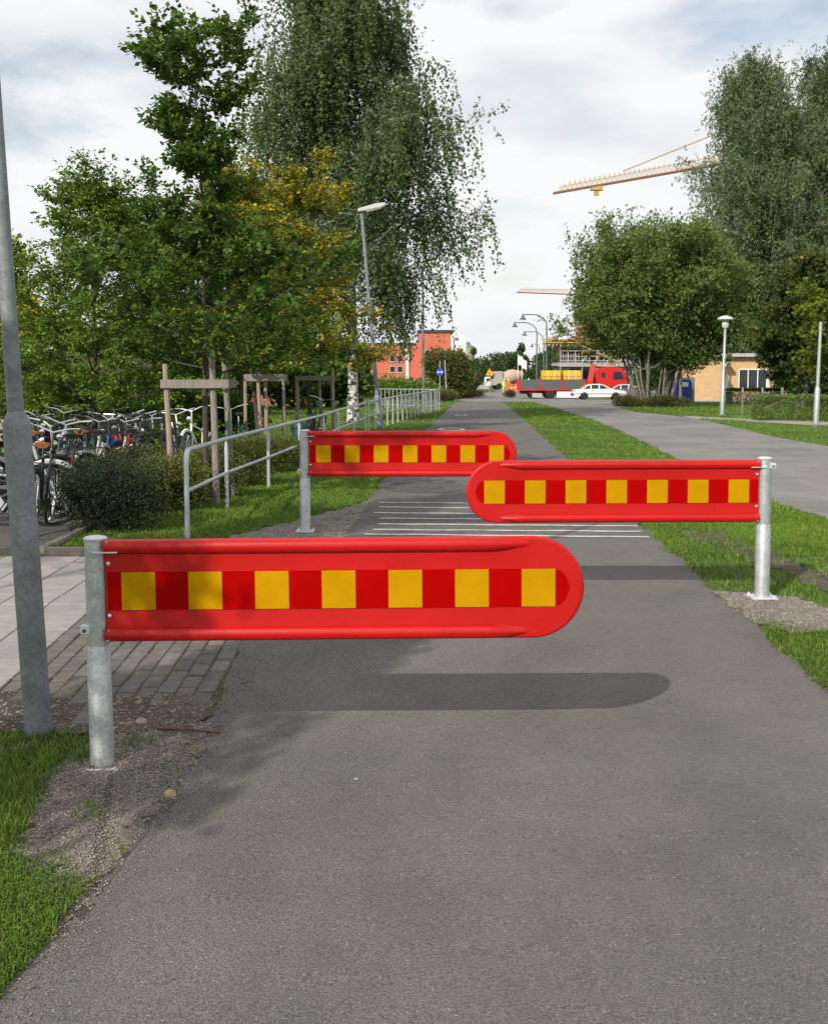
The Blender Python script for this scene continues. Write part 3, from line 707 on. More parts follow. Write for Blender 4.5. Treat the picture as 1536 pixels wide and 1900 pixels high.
# the lighter railing beyond: posts close together
a = (X(684, 33), 33.); b = G(815, 771)
b = (X(815, 56), 56.)
t = thing('footbridge_railing', 'distant pale railing with many upright bars beside the path', 'railing', gp(*a))
o0 = gp(*a); n = 17
def lp(k, h): x = a[0] + (b[0] - a[0]) * k / n; y = a[1] + (b[1] - a[1]) * k / n; return gp(x, y, h) - o0
MB().tube([lp(0, .85), lp(5, .9), lp(n, 1.0)], .028, 8).build('top_rail', railgrey, t, True)
MB().tube([lp(0, .45), lp(n, .5)], .02, 6).build('middle_rail', railgrey, t, True)
for k in range(n + 1): MB().tube([lp(k, -.1), lp(k, .88 + .1 * k / n)], .026, 8).build('post', railgrey, t, True)
a = (X(815, 56) - .2, 56.5); b = (X(700, 60), 60.); n = 14; o0 = gp(*a)
t = thing('footbridge_railing', 'distant pale railing crossing the field behind the longer railing', 'railing', gp(*a))
MB().tube([lp(0, 1.0), lp(n, 1.0)], .025, 6).build('top_rail', railgrey, t, True)
MB().tube([lp(0, .2), lp(n, .2)], .02, 6).build('bottom_rail', railgrey, t, True)
for k in range(n + 1): MB().tube([lp(k, -.1), lp(k, 1.0)], .022, 6).build('post', railgrey, t, True)

# green litter bin behind the far barrier
x = X(557, 20.6); t = thing('litter_bin', 'dark green cylindrical bin behind the handrail and far barrier', 'bin', gp(x, 20.6))
gb = mat('bin_green', (.012, .045, .035), .5, var=.15)
MB().lathe([(.15, 0), (.165, .02), (.165, .66), (.155, .70)], n=20).build('body', gb, t, True)
MB().lathe([(.17, .68), (.175, .70), (.15, .77), (0, .80)], n=20).build('lid', gb, t, True)

# ------------------------------------------------------------------ tree stakes
def stake_frame(label, stakes, bar, d, group='wooden stake frames round young trees'):
    t = thing('tree_stakes', label, 'tree stakes', gp(X((bar[0] + bar[1]) / 2, d), d), group=group); o0 = gp(X((bar[0] + bar[1]) / 2, d), d)
    for (u0, u1, vtop, dd, r, m) in stakes:
        y = d + dd; b = gp(X(u1, y), y, -.2) - o0; tp = Vector((X(u0, y), y, Z(vtop, y))) - o0
        mid = b.lerp(tp, .5) + Vector((.006, 0, 0)); MB().tube([b, mid, tp], [r * 1.1, r, r * .92], 8).build('stake', m, t, True)
    u0, u1, v0, v1 = bar; za, zb = Z(v1, d), Z(v0, d)
    dy = -.055
    MB().box(((X(u0, d) + X(u1, d)) / 2 - o0.x, dy, (za + zb) / 2), (X(u1, d) - X(u0, d), .028, zb - za)).build('crossbar', wood_grey, t, bevel=.004)
    MB().box((X(u1, d) - o0.x - .05, .38, (za + zb) / 2), (.03, .8, zb - za)).build('crossbar', wood_grey, t, bevel=.004)
    return t
d1 = G(318, 937)[1]
stake_frame('wooden stake frame with wide crossbar, nearest the bicycles', [(311, 321, 675, 0, .038, wood), (397, 402, 640, .02, .043, wood_grey), (419, 432, 648, .75, .04, wood_grey)], (303.5, 429, 704, 720), d1)
d2 = 20.4
stake_frame('tall wooden stake frame behind the handrail, middle of the three', [(479, 487, 668, 0, .034, wood), (457, 455, 699, .5, .034, wood), (494, 496, 706, .4, .036, wood), (527, 528, 706, .6, .034, wood_grey)], (455, 530, 694, 707), d2)
d3 = 29.
stake_frame('pale wooden stake frame nearest the birch trunk', [(617, 619, 683, 0, .045, wood), (552, 552, 697, .1, .05, wood), (593, 595, 700, .5, .04, wood)], (551, 618, 697, 706), d3)

# ------------------------------------------------------------------ bicycles
def make_bike_parts():
    Rw = .345; P = {}
    P['tyre'] = MB().torus((0, 0, 0), Rw - .017, .019, n=36, m=7).mesh('tyre', black, True)
    P['rim'] = MB().torus((0, 0, 0), Rw - .044, .012, n=32, m=5, sx=1.2).mesh('rim', chrome, True)
    s = MB()
    for k in range(18):
        a = 2 * math.pi * k / 18; sd = .03 if k % 2 else -.03
        s.tube([(.02 * math.cos(a + .8), sd, .02 * math.sin(a + .8)), ((Rw - .05) * math.cos(a), 0, (Rw - .05) * math.sin(a))], .0016, 3, False)
    s.lathe([(.022, -.05), (.022, .05)], n=8, M=Matrix.Rotation(R(90), 3, 'X'))
    P['spokes'] = s.mesh('spokes', chrome)
    P['mudguard'] = MB().torus((0, 0, 0), Rw + .022, .03, n=16, m=6, a0=R(15), a1=R(175), sx=.9).mesh('mudguard', blackp, True)
    rear, fr, bb, seat, hb, ht = Vector((-.53, 0, Rw)), Vector((.57, 0, Rw)), Vector((0, 0, .29)), Vector((-.17, 0, .80)), Vector((.40, 0, .66)), Vector((.35, 0, .84))
    for nm, step in (('frame_high', False), ('frame_low', True)):
        f = MB()
        f.tube([bb, seat], .016, 8); f.tube([hb, ht], .019, 8)
        f.tube([bb, Vector((.2, 0, .40)), hb] if step else [bb, hb], .017, 8)
        if step: f.tube([Vector((-.08, 0, .52)), Vector((.12, 0, .50)), Vector((.3, 0, .64)), ht - Vector((0, 0, .05))], .014, 8)
        else: f.tube([seat - Vector((-.01, 0, .06)), ht - Vector((0, 0, .03))], .016, 8)
        for sd in (-.045, .045):
            f.tube([bb + Vector((0, sd * .5, 0)), rear + Vector((0, sd, 0))], .009, 6)
            f.tube([seat + Vector((.02, 0, -.06)), rear + Vector((0, sd, 0))], .008, 6)
            f.tube([hb + Vector((.01, 0, 0)), hb + Vector((.05, sd, -.06)), fr + Vector((0, sd, 0))], .010, 6)
        P[nm] = f.mesh(nm, blackp, True)
    h = MB(); top = Vector((.31, 0, 1.03)); h.tube([ht, top], .013, 8)
    h.tube([top + Vector((-.20, -.30, .05)), top + Vector((-.06, -.29, .07)), top + Vector((.03, -.16, .05)), top, top + Vector((.03, .16, .05)), top + Vector((-.06, .29, .07)), top + Vector((-.20, .30, .05))], .0105, 8)
    P['handlebar'] = h.mesh('handlebar', chrome, True)
    g = MB()
    for sd in (-1, 1): P['grip%d' % sd] = MB().tube([top + Vector((-.11, sd * .294, .062)), top + Vector((-.23, sd * .302, .046))], .018, 8).mesh('grip', black, True)
    sd = MB(); sd.tube([seat, seat + Vector((-.03, 0, .10))], .013, 8)
    P['seat_post'] = sd.mesh('seat_post', chrome, True)
    sa = MB(); c = seat + Vector((-.06, 0, .13))
    sa.tube([c + Vector((.17, 0, .01)), c + Vector((.08, 0, .012)), c, c + Vector((-.09, 0, .005)), c + Vector((-.13, 0, .0))], [.018, .035, .062, .09, .07], 10)
    sa.v = [(x, y, c.z + (z - c.z) * .42) for x, y, z in sa.v]
    P['saddle'] = sa.mesh('saddle', blackp, True)
    k = MB()
    for w in (-.07, 0, .07): k.tube([(-.22, w, .74), (-.78, w, .74)], .006, 5)
    for q in (-.25, -.5, -.77): k.tube([(q, -.07, .74), (q, .07, .74)], .006, 5)
    for s2 in (-.07, .07): k.tube([(-.70, s2, .74), (-.53, s2, .37)], .006, 5)
    P['rack'] = k.mesh('rack', blackp, True)
    ch = MB(); ch.prism([(-.55, .31), (-.5, .40), (.06, .36), (.10, .29), (.05, .21), (-.5, .30)], .03, c=(0, -.06, 0)); P['chain_guard'] = ch.mesh('chain_guard', blackp)
    cr = MB(); cr.tube([(0, -.1, .29), (0, .1, .29)], .014, 6); cr.tube([(0, -.09, .29), (.10, -.09, .16)], .010, 6); cr.tube([(0, .09, .29), (-.10, .09, .42)], .010, 6); cr.box((.10, -.135, .16), (.09, .08, .02)); cr.box((-.10, .135, .42), (.09, .08, .02)); P['crank'] = cr.mesh('crank', darkgrey)
    ba = MB()
    b0 = Vector((.52, 0, .84))
    for zz_ in (0, .08, .16, .24):
        e = .13 + .03 * zz_ / .24; w = .17 + .03 * zz_ / .24
        ba.tube([b0 + Vector(q) for q in ((-e, -w, zz_), (e, -w, zz_), (e, w, zz_), (-e, w, zz_), (-e, -w, zz_))], .0045, 4)
    for i in range(7):
        q = -1 + 2 * i / 6
        for sx, sy in ((q, -1), (q, 1), (1, q), (-1, q)): ba.tube([b0 + Vector((.13 * sx, .17 * sy, 0)), b0 + Vector((.16 * sx, .20 * sy, .24))], .003, 3, False)
        ba.tube([b0 + Vector((.13 * q, -.17, 0)), b0 + Vector((.13 * q, .17, 0))], .003, 3, False)
    P['basket'] = ba.mesh('basket', blackp)
    P['lamp'] = MB().lathe([(.01, -.03), (.032, 0), (.035, .03), (0, .034)], c=(.44, 0, .90), n=12, M=Matrix.Rotation(R(90), 3, 'Y')).mesh('lamp', chrome, True)
    P['rear_light'] = MB().box((-.80, 0, .66), (.02, .05, .03)).mesh('rear_light', mat('rear_light_red', (.5, .01, .01), .3), False, .006)
    P['kickstand'] = MB().tube([(-.12, .05, .29), (-.10, .2, .01)], .009, 6).mesh('kickstand', chrome, True)
    cr2 = MB()
    for wz, ex in ((0, 0), (.28, .02)):
        pass
    cr2.bbox(-.8, -.3, -.2, .2, .76, .775); 
    for sx in (-.8, -.3): cr2.bbox(sx - .008, sx + .008, -.2, .2, .775, 1.0)
    for sy in (-.2, .2): cr2.bbox(-.79, -.31, sy - .008, sy + .008, .775, 1.0)
    P['crate'] = cr2.mesh('crate', wood)
    return P
BP = make_bike_parts()
brown = mat('brown_leather', (.24, .085, .03), .5, var=.2)
BC = {k: mat('bike_' + k, c, .3, var=.08, coat=.2) for k, c in dict(black=(.015, .015, .017), white=(.75, .75, .72), green=(.02, .10, .07), blue=(.03, .07, .20), red=(.35, .015, .02), silver=(.5, .52, .54), teal=(.10, .26, .25), cream=(.55, .50, .38)).items()}
def bicycle(label, x, y, rz, col, low=True, basket=False, crate=False, saddle=None, lean=.09, bars=None, guard=None, steer=.0, pitch=0, rimm=None):
    t = thing('bicycle', label, 'bicycle', gp(x, y, .004), group='bicycles in the cycle park', rot=(lean, pitch, rz))
    c = BC[col]; gm = BC[guard] if guard else c
    link('frame', BP['frame_low' if low else 'frame_high'], t, c)
    for q, rr_ in ((-.53, 0), (.57, 1)):
        w = thing('wheel', None, None, (q, 0, .345)); w.parent = t
        for p in ('tyre', 'rim', 'spokes'): link(p, BP[p], w, rimm if p == 'rim' else None)
        link('mudguard', BP['mudguard'], t, gm, loc=(q, 0, .345), rot=(0, R(20) if not rr_ else R(-8), 0))
    link('handlebar', BP['handlebar'], t, bars or chrome); link('grip', BP['grip1'], t); link('grip', BP['grip-1'], t)
    link('seat_post', BP['seat_post'], t); link('saddle', BP['saddle'], t, saddle or blackp)
    link('chain_guard', BP['chain_guard'], t, gm); link('crank', BP['crank'], t); link('rack', BP['rack'], t); link('kickstand', BP['kickstand'], t)
    link('rear_light', BP['rear_light'], t); link('lamp', BP['lamp'], t)
    if basket: link('basket', BP['basket'], t)
    if crate: link('crate', BP['crate'], t)
    return t
# (label, x, y, heading, ...) : heading is the way the front wheel points
bx = lambda u, d: X(u, d)
whitebar = mat('pale_bars', (.62, .63, .62), .3, .5)
bikes = [
 ('black bicycle with pale rear rim and brown saddle, nearest of the cycle park', bx(66, 11.9), 12.0, 98, dict(col='black', saddle=brown, basket=False, lean=.12, rimm=white_p)),
 ('black bicycle with pale handlebar half hidden behind the dark bush', bx(112, 13.6), 13.7, 112, dict(col='black', basket=False, bars=whitebar)),
 ('green bicycle with brown saddle standing behind the brown-saddled black one', bx(92, 14.6), 14.3, 78, dict(col='green', saddle=brown)),
 ('black bicycle with silver mudguards and pale handlebar beside the lamp post', bx(60, 13.6), 13.4, 60, dict(col='black', bars=whitebar, guard='silver')),
 ('silver bicycle with silver mudguards left of the dark bush', bx(150, 14.4), 14.6, 86, dict(col='silver', saddle=brown)),
 ('blue bicycle with grey saddle next to the silver one', bx(168, 15.6), 15.6, 70, dict(col='blue', basket=True)),
 ('cream bicycle with pale mudguards behind the dark bush', bx(190, 14.4), 14.6, 72, dict(col='cream', guard='white')),
 ('black bicycle with red rear light above the dark bush', bx(222, 14.2), 14.8, 95, dict(col='black', low=False)),
 ('dark bicycle with bright handlebar and black wire basket behind the olive hedge', bx(262, 16.2), 16.4, -80, dict(col='black', basket=True, bars=whitebar)),
 ('dark red bicycle with front basket among the basket bicycles', bx(244, 17.2), 17.0, -62, dict(col='red', basket=True, bars=whitebar)),
 ('black basket bicycle with chrome handlebar beside the pale stake', bx(300, 17.2), 17.4, -92, dict(col='black', basket=True)),
 ('black bicycle with silver carrier just left of the tall white one', bx(334, 17.8), 17.8, -70, dict(col='black', basket=False, bars=whitebar)),
 ('white bicycle with high upturned handlebar between the wooden stakes', bx(372, 18.4), 18.6, -100, dict(col='white', bars=whitebar, low=False, pitch=-.10)),
 ('dark green bicycle with white handlebar right of the wide stake frame', bx(445, 20.2), 20.3, -95, dict(col='green', bars=whitebar)),
 ('black bicycle at the back of the park under the dark hedge', bx(120, 19.3), 19.0, 80, dict(col='black', low=False)),
 ('blue bicycle at the back left under the hedge', bx(96, 18.2), 18.0, 68, dict(col='blue', low=True)),
 ('dark bicycle at the back with chrome bar ends', bx(160, 19.6), 19.6, 98, dict(col='black')),
 ('green bicycle at the back next to the dark one', bx(200, 19.8), 19.6, 88, dict(col='green', bars=whitebar)),
 ('silver bicycle at the left picture edge beyond the lamp post', bx(4, 13.0), 13.0, 20, dict(col='silver', guard='black')),
 ('black bicycle at the left picture edge, farther back than the silver one', bx(14, 14.8), 14.8, 42, dict(col='black', basket=False)),
 ('black bicycle at the left picture edge, low behind the lamp post', bx(-8, 12.3), 12.3, 15, dict(col='black', basket=False, guard='silver')),
 ('black bicycle with crate behind the lamp post', bx(40, 16.4), 16.4, 75, dict(col='black', crate=True)),
]
for lb, x, y, a, kw in bikes: bicycle(lb, x, y, R(a), **kw)
# one bicycle leaning at the birch, far off
bicycle('dark bicycle leaning beside the young tree near the birch', X(580, 27), 27, R(80), 'black', lean=.16)

# ------------------------------------------------------------------ vegetation
def unit(a): return a / (np.linalg.norm(a, axis=-1, keepdims=True) + 1e-9)
def leaf_mesh(name, P, D, size, wr, r, tint, parent, flatness=.6, m=None):
    n = len(P); D = unit(D)
    s = r.normal(size=(n, 3)); s[:, 2] *= (1 - flatness); S = unit(s - D * (s * D).sum(1, keepdims=True)); Nn = np.cross(D, S)
    l = (size * r.uniform(.65, 1.3, n))[:, None]; w = l * wr
    V = np.stack([P, P + D * l * .45 + S * w + Nn * l * .10, P + D * l, P + D * l * .45 - S * w + Nn * l * .10], 1).reshape(-1, 3)
    i = np.arange(n)[:, None] * 4; T = np.stack([i + [0, 1, 2], i + [0, 2, 3]], 1).reshape(-1, 3)
    return mesh_from(name, V, T, np.repeat(tint, 4, 0), m or leaf, parent)
def tints(n, r, cols, var=.25):
    """cols: [(colour, weight)]"""
    w = np.array([c[1] for c in cols], float); k = r.choice(len(cols), n, p=w / w.sum())
    c = np.array([c[0] for c in cols])[k]
    return np.clip(c * 1.3 * r.uniform(1 - var, 1 + var, (n, 1)) * r.uniform(.93, 1.07, (n, 3)), .002, .9)
def polyline(p, d, L, n, r, wander, droop=0, up=0):
    pts = [p.copy()]; d = d / np.linalg.norm(d)
    for k in range(n):
        d = d + r.normal(size=3) * wander; d[2] += (up - droop * (k + 1) / n); d /= np.linalg.norm(d)
        pts.append(pts[-1] + d * L / n)
    return np.array(pts)
def tree(name, label, x, y, H, seed, cols, crown, n1=26, leaves=12000, leaf_size=.08, wr=.32, base=.22, trunk_r=.06, barkm=None, group=None, angle=(25, 70), droop=.0, up=.06, twig=.38, twigs=9, tipcols=None, hang=None, lean=(0, 0), stems=1, wid=.0, flat=.6, cat='tree', dens=1.0, spray=.55, layer=0, dome=None, cut=.55, ragged=(.72, 1.12)):
    """crown(h) -> radius for relative height h in 0..1 of the crown"""
    r = np.random.RandomState(seed); t = thing(name, label, cat, gp(x, y), group=group)
    wood_b = MB(); tw_p = []; tw_d = []; tw_l = []; tw_h = []
    for st_ in range(stems):
        a0 = 2 * math.pi * st_ / stems + r.uniform(-.3, .3)
        p0 = np.array([0, 0, -.1]) if stems == 1 else np.array([wid * .22 * math.cos(a0) * r.uniform(.3, 1), wid * .22 * math.sin(a0) * r.uniform(.3, 1), -.1])
        d0 = np.array([lean[0] + r.normal() * .02, lean[1] + r.normal() * .02, 1.]) if stems == 1 else np.array([.34 * wid / H * 1.5 * math.cos(a0) * r.uniform(.2, 1.1), .34 * wid / H * 1.5 * math.sin(a0) * r.uniform(.2, 1.1), 1])
        Hs = H * (1 if stems == 1 else r.uniform(.72, .97))
        tr = polyline(p0, d0, Hs * .97, 10, r, .03 if stems == 1 else .06)
        rad = trunk_r * (1 if stems == 1 else r.uniform(.6, 1)) * np.linspace(1, .12, 11); rad[0] *= 1.25
        wood_b.tube(tr, rad, 9)
        m1 = max(4, n1 // stems)
        for i in range(m1):
            h = (i + r.uniform(.1, .9)) / m1; hz = base + (1 - base) * h * .98
            f = hz * 10; k = min(int(f), 9); p = tr[k] + (tr[k + 1] - tr[k]) * (f - k)
            az = i * 2.399 + r.uniform(-.5, .5); el = R(angle[1] * h + angle[0] * (1 - h)) + r.normal() * .12
            L = crown(h) * r.uniform(*ragged)
            d = np.array([math.cos(az) * math.cos(el), math.sin(az) * math.cos(el), math.sin(el)])
            b = polyline(p, d, L, 6, r, .10, droop, up); rb = max(.006, rad[k] * .45)
            wood_b.tube(b, np.linspace(rb, rb * .2, 7), 5, False)
            ns = max(3, int(3 + L * 4 * dens))
            for j in range(ns):
                q = r.uniform(.22, 1.0); f2 = q * 6; k2 = min(int(f2), 5); pp = b[k2] + (b[k2 + 1] - b[k2]) * (f2 - k2)
                ax = b[k2 + 1] - b[k2]; ax = ax / np.linalg.norm(ax)
                sd = r.normal(size=3); sd[2] = sd[2] * .5 + .15; sd = sd / np.linalg.norm(sd); dd = ax * .7 + sd * .75
                l2 = L * r.uniform(.22, .46) * (1.15 - .5 * q)
                c = polyline(pp, dd, l2, 4, r, .12, droop, up)
                wood_b.tube(c, np.linspace(rb * .35, rb * .1, 5), 3, False)
                nt_ = int(twigs * r.uniform(.6, 1.4))
                for _ in range(nt_):
                    f3 = r.uniform(.1, 1) * 4; k3 = min(int(f3), 3); p3 = c[k3] + (c[k3 + 1] - c[k3]) * (f3 - k3)
                    a3 = c[k3 + 1] - c[k3]; a3 = a3 / np.linalg.norm(a3); s3 = r.normal(size=3); s3[2] *= .6 * (1 - layer)
                    tw_p.append(p3); tw_d.append(a3 * .9 + unit(s3) * spray * 1.2); tw_l.append(twig * r.uniform(.5, 1.3)); tw_h.append(q * (.4 + .6 * f3 / 4))
    P = np.array(tw_p); D = unit(np.array(tw_d)); L = np.array(tw_l); Q = np.array(tw_h)
    if hang:      # pendulous strands
        k = r.rand(len(P)) < hang[0]; D[k] = unit(D[k] * .25 + np.array([0, 0, -1.]) + r.normal(size=(k.sum(), 3)) * .10); L[k] = r.uniform(hang[1], hang[2], k.sum())
    # leaves along each twig, counts in proportion to its length
    pr = L / L.sum(); idx = r.choice(len(P), leaves, p=pr); s = r.rand(leaves)
    pos = P[idx] + D[idx] * (s * L[idx])[:, None] + r.normal(size=(leaves, 3)) * leaf_size * .30
    if hang: pos[:, :2] += (r.normal(size=(leaves, 2)) * .02)
    dr = D[idx] * .7 + r.normal(size=(leaves, 3)) * .65; dr[:, 2] *= 1 - layer; dr[:, 2] -= .25 * (1 - .5 * layer)
    zmin = H * base * cut; k = pos[:, 2] > zmin; pos, dr, idx, s = pos[k], dr[k], idx[k], s[k]; n = len(pos)
    if dome:      # outer shell of foliage: (leaves, centre, radii, depth)
        nd, cc, rad_, dep = dome; u_ = unit(r.normal(size=(nd, 3))); ph = r.uniform(0, 6.3, 6)
        bmp = .97 + .12 * np.sin(u_[:, 0] * 6 + ph[0]) * np.sin(u_[:, 1] * 8 + ph[1]) + .10 * np.sin(u_[:, 2] * 8 + ph[2] + u_[:, 0] * 5) + .04 * np.sin(u_[:, 0] * 19 + ph[3]) * np.sin(u_[:, 2] * 17 + ph[4])
        pd = np.array(cc) + u_ * np.array(rad_) * (bmp * (1 - np.abs(r.normal(0, dep, nd))).clip(.1, 1))[:, None] + r.normal(size=(nd, 3)) * .12
        pos = np.r_[pos, pd]; dr = np.r_[dr, u_ * .5 + r.normal(size=(nd, 3)) * .5 + np.array([0, 0, .35])]; idx = np.r_[idx, np.zeros(nd, int)]; s = np.r_[s, np.zeros(nd)]; n = len(pos)
    tt = tints(n, r, cols)
    if tipcols:
        pk = np.clip(Q[idx] * .8 + .35 * s - .45 + tipcols[1], 0, 1) * (.55 + .45 * np.sin(idx * 12.9898) ** 2); k = r.rand(n) < pk
        tt[k] = tints(k.sum(), r, tipcols[0])
    wood_b.build('trunk', barkm or bark, t, True)
    leaf_mesh('crown', pos, dr, leaf_size, wr, r, tt, t, max(flat, layer * .95))
    return t
def bush(name, label, x, y, dims, seed, cols, leaves, leaf_size, wr=.4, rough=.25, cat='bush', box=False, group=None, stems=8, upb=.5, z0=0, lobes=0):
    r = np.random.RandomState(seed); t = thing(name, label, cat, gp(x, y), group=group); w, d, h = dims
    s = MB()
    for k in range(stems):
        a = r.uniform(0, 6.28); q = r.uniform(.2, .8)
        s.tube(polyline(np.array([r.uniform(-.2, .2) * w, r.uniform(-.2, .2) * d, -.05]), np.array([math.cos(a) * w * .3, math.sin(a) * d * .3, h]), h * .85, 4, r, .08), np.linspace(.012, .004, 5) * (1 + h * .5), 4, False)
    s.build('stems', bark, t, True)
    if box:
        n = leaves; fc = r.choice(3, n, p=np.array([.45, .40, .15]))     # top, front/back, ends
        p = r.uniform(-.5, .5, (n, 3)); p[:, 2] += .5
        dep = np.abs(r.normal(0, .05, n))
        p[fc == 0, 2] = 1 - dep[fc == 0]; k = fc == 1; p[k, 1] = np.sign(p[k, 1]) * (.5 - dep[k] * .6); k = fc == 2; p[k, 0] = np.sign(p[k, 0]) * (.5 - dep[k] * .3)
        nrm = np.zeros((n, 3)); nrm[fc == 0, 2] = 1; k = fc == 1; nrm[k, 1] = np.sign(p[k, 1]); k = fc == 2; nrm[k, 0] = np.sign(p[k, 0])
        pos = p * np.array([w, d, h]) + r.normal(size=(n, 3)) * rough * .12
    else:
        n = leaves
        L = max(1, lobes); ctr = np.zeros((L, 3)); rad = np.ones(L)
        if lobes:
            th = r.uniform(0, 6.28, L); q = np.sqrt(r.rand(L)) * .62
            ctr = np.c_[np.cos(th) * q * .5, np.sin(th) * q * .5, r.uniform(.22, .72, L)]; rad = r.uniform(.20, .34, L)
            k = r.choice(L, n, p=rad ** 2 / (rad ** 2).sum()); dirs = unit(r.normal(size=(n, 3)))
            q = rad[k] * (1 - np.abs(r.normal(0, .28, n)).clip(0, .9)); pu = ctr[k] + dirs * q[:, None] * np.array([1, 1, 1.0])
            pos = pu * np.array([w, d, h]) + r.normal(size=(n, 3)) * rough * .2; nrm = dirs
        else:
            dirs = unit(r.normal(size=(n, 3))); q = (1 - np.abs(r.normal(0, .25, n)).clip(0, .95))
            bump_ = 1 + rough * (np.sin(dirs[:, 0] * 5 + seed) * np.sin(dirs[:, 1] * 6 + 1) + .6 * np.sin(dirs[:, 2] * 9 + dirs[:, 0] * 7))
            pu = dirs * (q * bump_)[:, None] * .5; pu[:, 2] += .48
            pos = pu * np.array([w, d, h]); nrm = dirs
    k = pos[:, 2] > .02; pos = pos[k]; nrm = nrm[k]; n = len(pos); pos[:, 2] += z0
    dr = nrm * .8 + r.normal(size=(n, 3)) * .6; dr[:, 2] += upb
    leaf_mesh('foliage', pos, dr, leaf_size, wr, r, tints(n, r, cols), t, .2)
    return t
def far_tree(label, x, y, w, h, seed, cols, leaves, leaf_size, trunk=.25, group='trees at the end of the road', name='deciduous_tree', lobes=16, tr_r=.2, narrow=False):
    r = np.random.RandomState(seed); t = thing(name, label, 'tree', gp(x, y), group=group)
    wd = MB(); tp = polyline(np.array([0, 0, -.2]), np.array([.0, .0, 1.]), h * .8, 6, r, .03); wd.tube(tp, np.linspace(tr_r, tr_r * .2, 7), 7)
    for k in range(7):
        a = r.uniform(0, 6.28); b = polyline(tp[2 + k % 4], np.array([math.cos(a), math.sin(a), .8]), w * .4, 4, r, .1); wd.tube(b, np.linspace(tr_r * .4, tr_r * .08, 5), 4, False)
    wd.build('trunk', bark, t, True)
    hh = r.uniform(0, 1, lobes); a = r.uniform(0, 6.28, lobes); prof = np.sqrt(np.clip(1 - (2 * hh - .85) ** 2, .05, 1)) if not narrow else np.clip(1.1 - hh, .12, 1)
    q = np.sqrt(r.rand(lobes)) * .36 * prof
    ctr = np.c_[np.cos(a) * q * w, np.sin(a) * q * w, h * (trunk + (1 - trunk) * (.1 + .8 * hh))]; rad = w * r.uniform(.12, .22, lobes) * (prof * .6 + .4)
    k = r.choice(lobes, leaves, p=rad ** 2 / (rad ** 2).sum()); dirs = unit(r.normal(size=(leaves, 3)))
    rr_ = rad[k] * (1.05 - np.abs(r.normal(0, .3, leaves)).clip(0, .95)); pos = ctr[k] + dirs * rr_[:, None] * np.array([1, 1, .9])
    leaf_mesh('crown', pos, dirs * .5 + r.normal(size=(leaves, 3)) * .8, leaf_size, .42, r, tints(leaves, r, cols, .3), t, .3)
    return t

DKG = [((.047, .092, .013), 4), ((.070, .128, .018), 3), ((.11, .17, .028), 1)]
MDG = [((.082, .148, .018), 4), ((.122, .198, .026), 3), ((.17, .235, .032), 1)]
YLG = [((.115, .155, .016), 4), ((.165, .19, .02), 3), ((.085, .13, .016), 3)]
YEL = [((.44, .32, .022), 3), ((.46, .26, .03), 1.0), ((.32, .30, .025), 3)]
BIR = [((.070, .105, .036), 4), ((.095, .14, .048), 3), ((.13, .17, .075), 1)]
WIL = [((.10, .15, .058), 4), ((.15, .20, .095), 3), ((.07, .11, .036), 2)]
SAL = [((.110, .155, .038), 4), ((.155, .205, .055), 3), ((.07, .108, .025), 2)]
FAR = [((.045, .075, .025), 3), ((.065, .10, .032), 2)]
# young trees in the stake frames
tree('young_tree', 'tall dark green young tree inside the widest stake frame', X(384, d1 + .35), d1 + .35, Z(120, d1) + .1, 21, DKG, lambda h: 1.25 * (1 - .50 * h) * (.72 + .5 * math.sin(h * 9)) + .16, n1=34, leaves=22000, leaf_size=.080, base=.31, trunk_r=.045, angle=(8, 60), up=.05, twigs=10, twig=.30, ragged=(.55, 1.32), group='young trees of the planted strip', lean=(-.03, 0), layer=.45, cut=1.0)
tree('young_tree', 'bushy mid green tree left of the tall dark one, above the bicycles', X(195, 20.5), 20.5, Z(345, 20.5), 22, MDG, lambda h: 1.75 * (1 - .70 * h) + .16, n1=64, leaves=42000, leaf_size=.075, base=.17, trunk_r=.06, angle=(-2, 58), up=.035, twigs=8, twig=.34, ragged=(.55, 1.32), group='young trees of the planted strip', layer=.6)
tree('young_tree', 'green tree with yellowing tips behind the middle stake frame', X(484, 20.8), 20.8, Z(318, 20.8), 23, YLG, lambda h: 1.3 * (1 - .60 * h) + .14, n1=44, leaves=26000, leaf_size=.075, base=.36, trunk_r=.05, angle=(0, 60), up=.05, twigs=9, twig=.30, tipcols=(YEL, .16), ragged=(.55, 1.32), group='young trees of the planted strip', layer=.6, cut=.92)
tree('young_tree', 'yellow tinged tree with layered branches in front of the birch', X(578, 29.3), 29.3, Z(345, 29.3), 24, YLG, lambda h: 2.05 * (1 - .66 * h) + .2, n1=46, leaves=32000, leaf_size=.09, base=.33, trunk_r=.06, angle=(-2, 52), up=.055, twigs=9, twig=.38, tipcols=(YEL, .34), ragged=(.55, 1.32), group='young trees of the planted strip', spray=.40, layer=.75, cut=.85)
tree('young_tree', 'dark green tree filling the gap between the tall one and the yellowing ones', X(350, 24), 24, Z(400, 24), 25, DKG, lambda h: 1.8 * (1 - .55 * h) + .15, n1=50, leaves=30000, leaf_size=.085, base=.30, trunk_r=.06, angle=(2, 56), twigs=8, twig=.36, ragged=(.55, 1.32), group='young trees of the planted strip', layer=.5, cut=1.05)
tree('young_tree', 'dark green tree right of the tall one, behind the yellowing tips', X(445, 27), 27, Z(430, 27), 26, MDG, lambda h: 1.7 * (1 - .55 * h) + .15, n1=44, leaves=24000, leaf_size=.09, base=.40, trunk_r=.06, angle=(4, 56), twigs=8, twig=.40, ragged=(.55, 1.32), group='young trees of the planted strip', layer=.5, cut=1.0)
